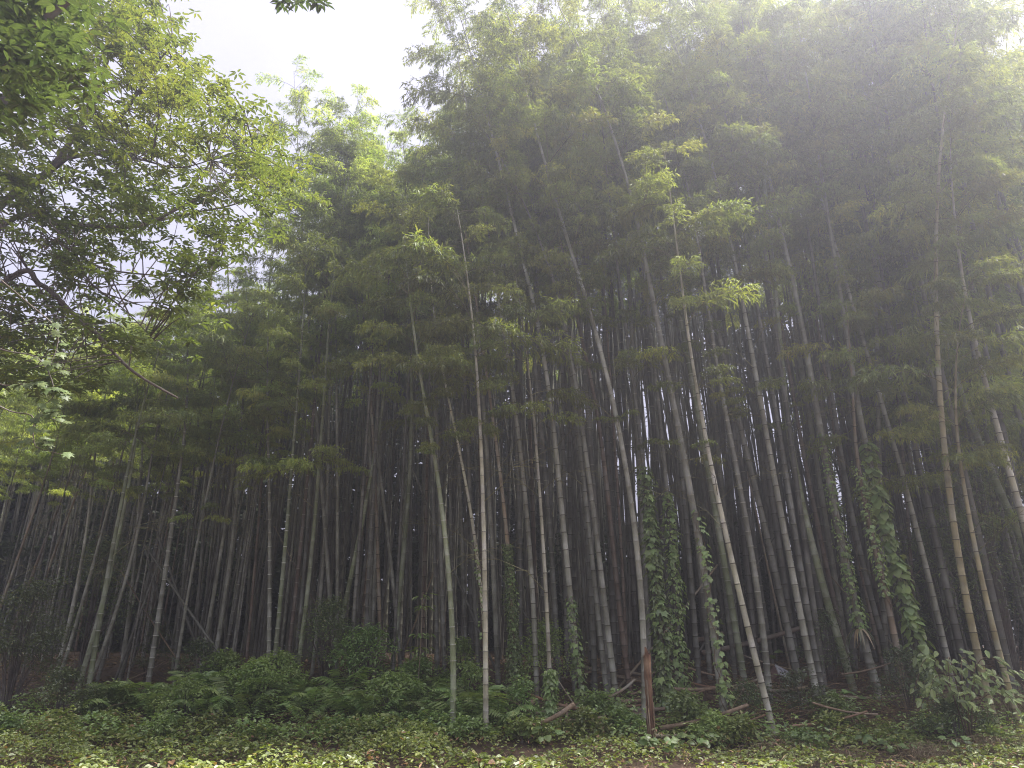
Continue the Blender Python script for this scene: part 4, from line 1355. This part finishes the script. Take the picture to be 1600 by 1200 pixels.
obj('post', mb.mesh('post', M['stump']), root)
for k in range(4):
    mb = MB()
    a = -1.5 + random.uniform(-1.2, 1.2); z = random.uniform(.3, .95) * top[2]
    p = np.array((top[0] * z / top[2] + .066 * math.cos(a), .066 * math.sin(a), z))
    tube(mb, [p, p + (random.uniform(-.02, .02), -.015, -.25), p + (random.uniform(-.03, .03), -.01, -.5)], [.012, .01, .003], 4)
    obj('splinter', mb.mesh('splinter', M['dead']), root)
fm = MB()
for k in range(26):
    a = -1.57 + random.uniform(.0, 1.2); z = random.uniform(.05, .36)
    p = np.array((.07 * math.cos(a), .07 * math.sin(a), z)); s_ = random.uniform(.008, .016)
    tube(fm, [p, p + (s_ * math.cos(a), s_ * math.sin(a), .002)], [s_ * 1.1, s_ * .7], 6)
o = obj('fungus', fm.mesh('fungus', M['yellow']), root); o['kind'] = 'stuff'

# discarded box
def plain(name, c, rough=.7):
    m, nt, out = mat_base(name)
    p = nt.nodes.new('ShaderNodeBsdfPrincipled')
    n = nt.nodes.new('ShaderNodeTexNoise'); n.inputs['Scale'].default_value = 9; n.inputs['Detail'].default_value = 5
    r = ramp(nt, [(.3, tuple(x * .6 for x in c)), (.65, c)])
    nt.links.new(n.outputs['Fac'], r.inputs['Fac']); nt.links.new(r.outputs[0], p.inputs['Base Color'])
    p.inputs['Roughness'].default_value = rough
    nt.links.new(p.outputs[0], out.inputs['Surface'])
    return m


M['box_white'] = plain('box_white', (.5, .5, .5)); M['box_brown'] = plain('box_brown', (.2, .12, .1)); M['ink'] = plain('ink', (.05, .05, .055))
b = gp(1222, 1082, .02)
root = empty('discarded_box', b)
tag(root, 'discarded box with white printed top and brown side in the dark undergrowth', 'box')
R = Matrix.Translation(Vector((0, 0, .30))) @ Matrix.Rotation(rad(38), 4, 'Y') @ Matrix.Rotation(rad(35), 4, 'X') @ Matrix.Rotation(rad(20), 4, 'Z')


def boxmesh(name, c, d, mat):
    V = np.array([(x, y, z) for x in (-1, 1) for y in (-1, 1) for z in (-1, 1)], float) * np.array(d) / 2 + np.array(c)
    mb = MB(); mb.add(V, [[0, 1, 3, 2], [4, 6, 7, 5], [0, 4, 5, 1], [2, 3, 7, 6], [0, 2, 6, 4], [1, 5, 7, 3]])
    return mb.mesh(name, mat, smooth=False)


obj('carton', boxmesh('carton', (0, 0, 0), (.36, .30, .22), M['box_brown']), root, mat4=R)
lid = obj('lid', boxmesh('lid', (0, 0, .125), (.37, .31, .03), M['box_white']), root, mat4=R)
for k, (x, y, w, h) in enumerate(((-.10, .05, .09, .014), (-.07, .0, .014, .12), (-.1, -.05, .1, .014), (.03, .06, .014, .1), (.06, .02, .09, .014), (.09, -.04, .014, .1), (.03, -.07, .07, .014))):
    obj('printed_mark', boxmesh('printed_mark', (x, y, .1425), (w, h, .003), M['ink']), lid)

# dry hanging leaves on a stalk
b = gp(1340, 1088, 0)
root = empty('dry_leaf_plant', b)
tag(root, 'clump of pale dry strap leaves hanging from a stalk before the creeper-clad culms', 'dry plant')
tip = at_y(1343, 985, b[1] - .3) - b
mb = MB(); tube(mb, spline([(0, 0, -.05), tip * .5, tip], 8), np.linspace(.012, .008, 8), 5); obj('stem', mb.mesh('stem', M['vine_stem']), root)
for k in range(22):
    a = -1.57 + random.uniform(-1.8, 1.8)
    ln = random.uniform(.25, .48)
    P = np.array([tip + (math.cos(a) * ln * u, math.sin(a) * ln * u * .6, ln * (.55 * u - 1.55 * u * u) + random.uniform(0, .02)) for u in np.linspace(0, .95, 8)])
    w = np.array([.008, .02, .024, .024, .022, .017, .01, .002])
    sd = unit(np.array((-math.sin(a), math.cos(a), .3)))
    V = np.concatenate([P + sd * w[:, None], P - sd * w[:, None]])
    mb = MB(); mb.add(V, [[i_, i_ + 1, i_ + 9, i_ + 8] for i_ in range(7)], 0, random.random())
    obj('leaf', mb.mesh('strap_leaf', M['straw' if k % 3 else 'shrub_leaf']), root)

# ------------------------------------------------------------------ ground cover
def field(x, y):
    return .5 + .25 * np.sin(x * 2.1 + 1.7 * np.sin(y * 1.4)) + .25 * np.sin(y * 3.3 + 1.3 * np.sin(x * 1.1 + 2)) + .18 * np.sin(x * 5.3 + y * 4.1)


mb = MB()
n = 72000
x = rng.uniform(-13.5, 13.5, n); y = rng.uniform(9.4, 14.3, n)
pxs = 800 + FPX * x / (y * CP - CAM_H * SP)
keep = rng.random(n) < np.where(pxs < 780, 1.0, np.where(pxs < 1150, .75, .7)) * np.clip((13.9 + .9 * field(x * .9 + 1, y * .3) - y) / .7, .12, 1) * np.clip(-.05 + 1.55 * field(x, y), 0, 1)
x, y, pxs = x[keep], y[keep], pxs[keep]
n = len(x)
hh = (.06 + .40 * np.clip(field(x, y), 0, 1.2)) * np.where(pxs < 700, 1.0, .6) * np.clip((y - 9) / 1.5, .3, 1)
z = ground_h(x, y) + hh * rng.random(n) ** .45
D = rnd_dirs(n, -.45, .25)
S = np.cross(D, (0, 0, 1.0)) + rng.normal(0, .35, (n, 3))
L = rng.uniform(.03, .085, n) * rng.choice([.7, 1, 1, 1.35], n) * (1 + .35 * (field(x * .7 + 3, y * .9) > .75))
dry = field(x * .8 + 9.1, y * .7 + 4.2) > 1.12
T = np.clip(rng.normal(.45, .2, n) + .18 * (field(x * .5 + 2, y * .6) - .5), 0, .93)
T = np.where((rng.random(n) < .02) | (dry & (rng.random(n) < .6)), 1.0, T)
broad(mb, np.stack([x, y, z], -1), D, S, L, L * rng.uniform(.5, .78, n), 0, T)
gb = 3200
bx_, by_ = rng.uniform(-13, 13, gb), rng.uniform(9.6, 14.2, gb)
bx_ = bx_ + .5 * np.sin(by_ * 3 + bx_)
P = np.stack([bx_, by_, ground_h(bx_, by_) + .02], -1)
D = rnd_dirs(gb, .55, 1.0)
kites(mb, P, D, rnd_dirs(gb), rng.uniform(.18, .48, gb) * np.clip(field(bx_ * .6, by_), .3, 1.2), rng.uniform(.006, .012, gb), 0, rng.uniform(.3, .9, gb), droop=.25)
gb = 2600
bx_, by_ = rng.uniform(-13, 13, gb), rng.uniform(9.6, 14.2, gb)
P = np.stack([bx_, by_, ground_h(bx_, by_) + rng.uniform(.05, .3, gb)], -1)
D = rnd_dirs(gb, -.4, .3)
kites(mb, P, D, np.cross(D, (0, 0, 1.0)), rng.uniform(.08, .16, gb), rng.uniform(.015, .03, gb), 2, rng.uniform(.4, 1, gb))
# stems
m = 2600
k = rng.integers(0, n, m)
for q in k:
    tube(mb, [(x[q] + random.uniform(-.05, .05), y[q], float(ground_h(x[q], y[q])) - .02), (x[q], y[q], z[q])], [.003, .002], 3, 1, cap=False)
tag(obj('ground_cover', mb.mesh('ground_cover', [M['cover_leaf'], M['vine_stem'], M['litter']], smooth=False)),
    'bright yellow-green leafy ground cover along the bottom of the picture', 'ground cover', kind='stuff')

# shady low growth behind it
mb = MB()
n = 30000
x = rng.uniform(-13.5, 13, n); y = rng.uniform(13.4, 17.6, n)
pxs = 800 + FPX * x / (y * CP - CAM_H * SP)
keep = rng.random(n) < np.where(pxs < 780, 1.0, .62) * np.clip((17.8 - y) / 2.2, 0, 1) * np.clip(.2 + 1.4 * field(x + 5, y), 0, 1)
x, y, pxs = x[keep], y[keep], pxs[keep]
n = len(x)
z = ground_h(x, y) + (.04 + .42 * np.clip(field(x + 5, y), 0, 1.2) ** 1.5) * rng.random(n) ** .5
D = rnd_dirs(n, -.45, .3); S = np.cross(D, (0, 0, 1.0)) + rng.normal(0, .35, (n, 3))
L = rng.uniform(.05, .11, n)
broad(mb, np.stack([x, y, z], -1), D, S, L, L * rng.uniform(.4, .7, n), 0, rng.random(n))
tag(obj('shade_plants', mb.mesh('shade_plants', M['fern_leaf'], smooth=False)),
    'low dark green plants covering the shady bank under the bamboos', 'ground cover', kind='stuff')

# leaf litter and twigs
mb = MB()
n = 26000
x = rng.uniform(-20, 20, n); y = rng.uniform(13.2, 27, n)
P = np.stack([x, y, ground_h(x, y) + rng.uniform(.005, .06, n)], -1)
D = rnd_dirs(n, -.25, .35); S = np.cross(D, (0, 0, 1.0)) + rng.normal(0, .5, (n, 3))
kites(mb, P, D, S, rng.uniform(.09, .22, n), rng.uniform(.02, .05, n), 0, rng.random(n), droop=0)
for q in range(1500):
    if q < 850:
        a = gp(random.uniform(1120, 1480), random.uniform(1070, 1160), random.uniform(.02, .35))
    else:
        yy = random.uniform(14, 23); xx_ = random.uniform(-.75 * yy, .75 * yy)
        a = np.array((xx_, yy, float(ground_h(xx_, yy)) + random.uniform(.02, .4)))
    d = rnd_dirs(1, -.35, .45)[0] * random.uniform(.3, 1.1)
    e = a + d; e[2] = max(e[2], float(ground_h(e[0], e[1])) + .02)
    mid = (a + e) / 2 + rng.normal(0, .05, 3)
    tube(mb, [a, mid, e], [.005, .004, .002], 3, 0, random.uniform(.2, 1), cap=False)
tag(obj('leaf_litter', mb.mesh('leaf_litter', M['litter'], smooth=False)), 'brown fallen bamboo leaves and twigs littering the grove floor', 'leaf litter', kind='stuff')

# dry grass heaps
mb = MB()
for cx_, cy_, rx, hgt, n in ((1235, 1178, 50, .22, 260), (1560, 1176, 60, .3, 480), (1450, 1186, 40, .24, 200), (1330, 1186, 40, .15, 90), (1150, 1188, 40, .12, 70), (1600, 1120, 30, .5, 160), (975, 1174, 60, .12, 80)):
    for q in range(n):
        g = gp(cx_ + random.gauss(0, rx * .5), min(1199, cy_ + random.gauss(0, 6)), 0)
        a = random.uniform(0, 6.28); l = random.uniform(.2, .5)
        d = np.array((math.cos(a), math.sin(a), 0)) * l
        h = hgt * random.uniform(.3, 1)
        tube(mb, [g, g + d * .4 + (0, 0, h), g + d * .8 + (0, 0, h * .9), g + d + (0, 0, h * .3)], [.004, .004, .003, .001], 3, 0, random.random(), cap=False)
tag(obj('dry_grass', mb.mesh('dry_grass', M['straw'], smooth=False)), 'heaps of pale dry grass and straw along the lower right', 'dry grass', kind='stuff')

# ------------------------------------------------------------------ added volume imitating lens glare
m, nt, out = mat_base('glare_veil')
pv = nt.nodes.new('ShaderNodeVolumePrincipled')
pv.inputs['Color'].default_value = (.90, .90, 1.0, 1)
pv.inputs['Density'].default_value = VEIL_DENSITY
pv.inputs['Anisotropy'].default_value = VEIL_G
nt.links.new(pv.outputs[0], out.inputs['Volume'])

HZ = boxmesh('glare_veil', (0, 100, 7.5), (560, 360, 45), m)
tag(obj('glare_veil', HZ), 'added pale hazy volume imitating lens glare over the whole grove', 'glare_veil', kind='stuff')
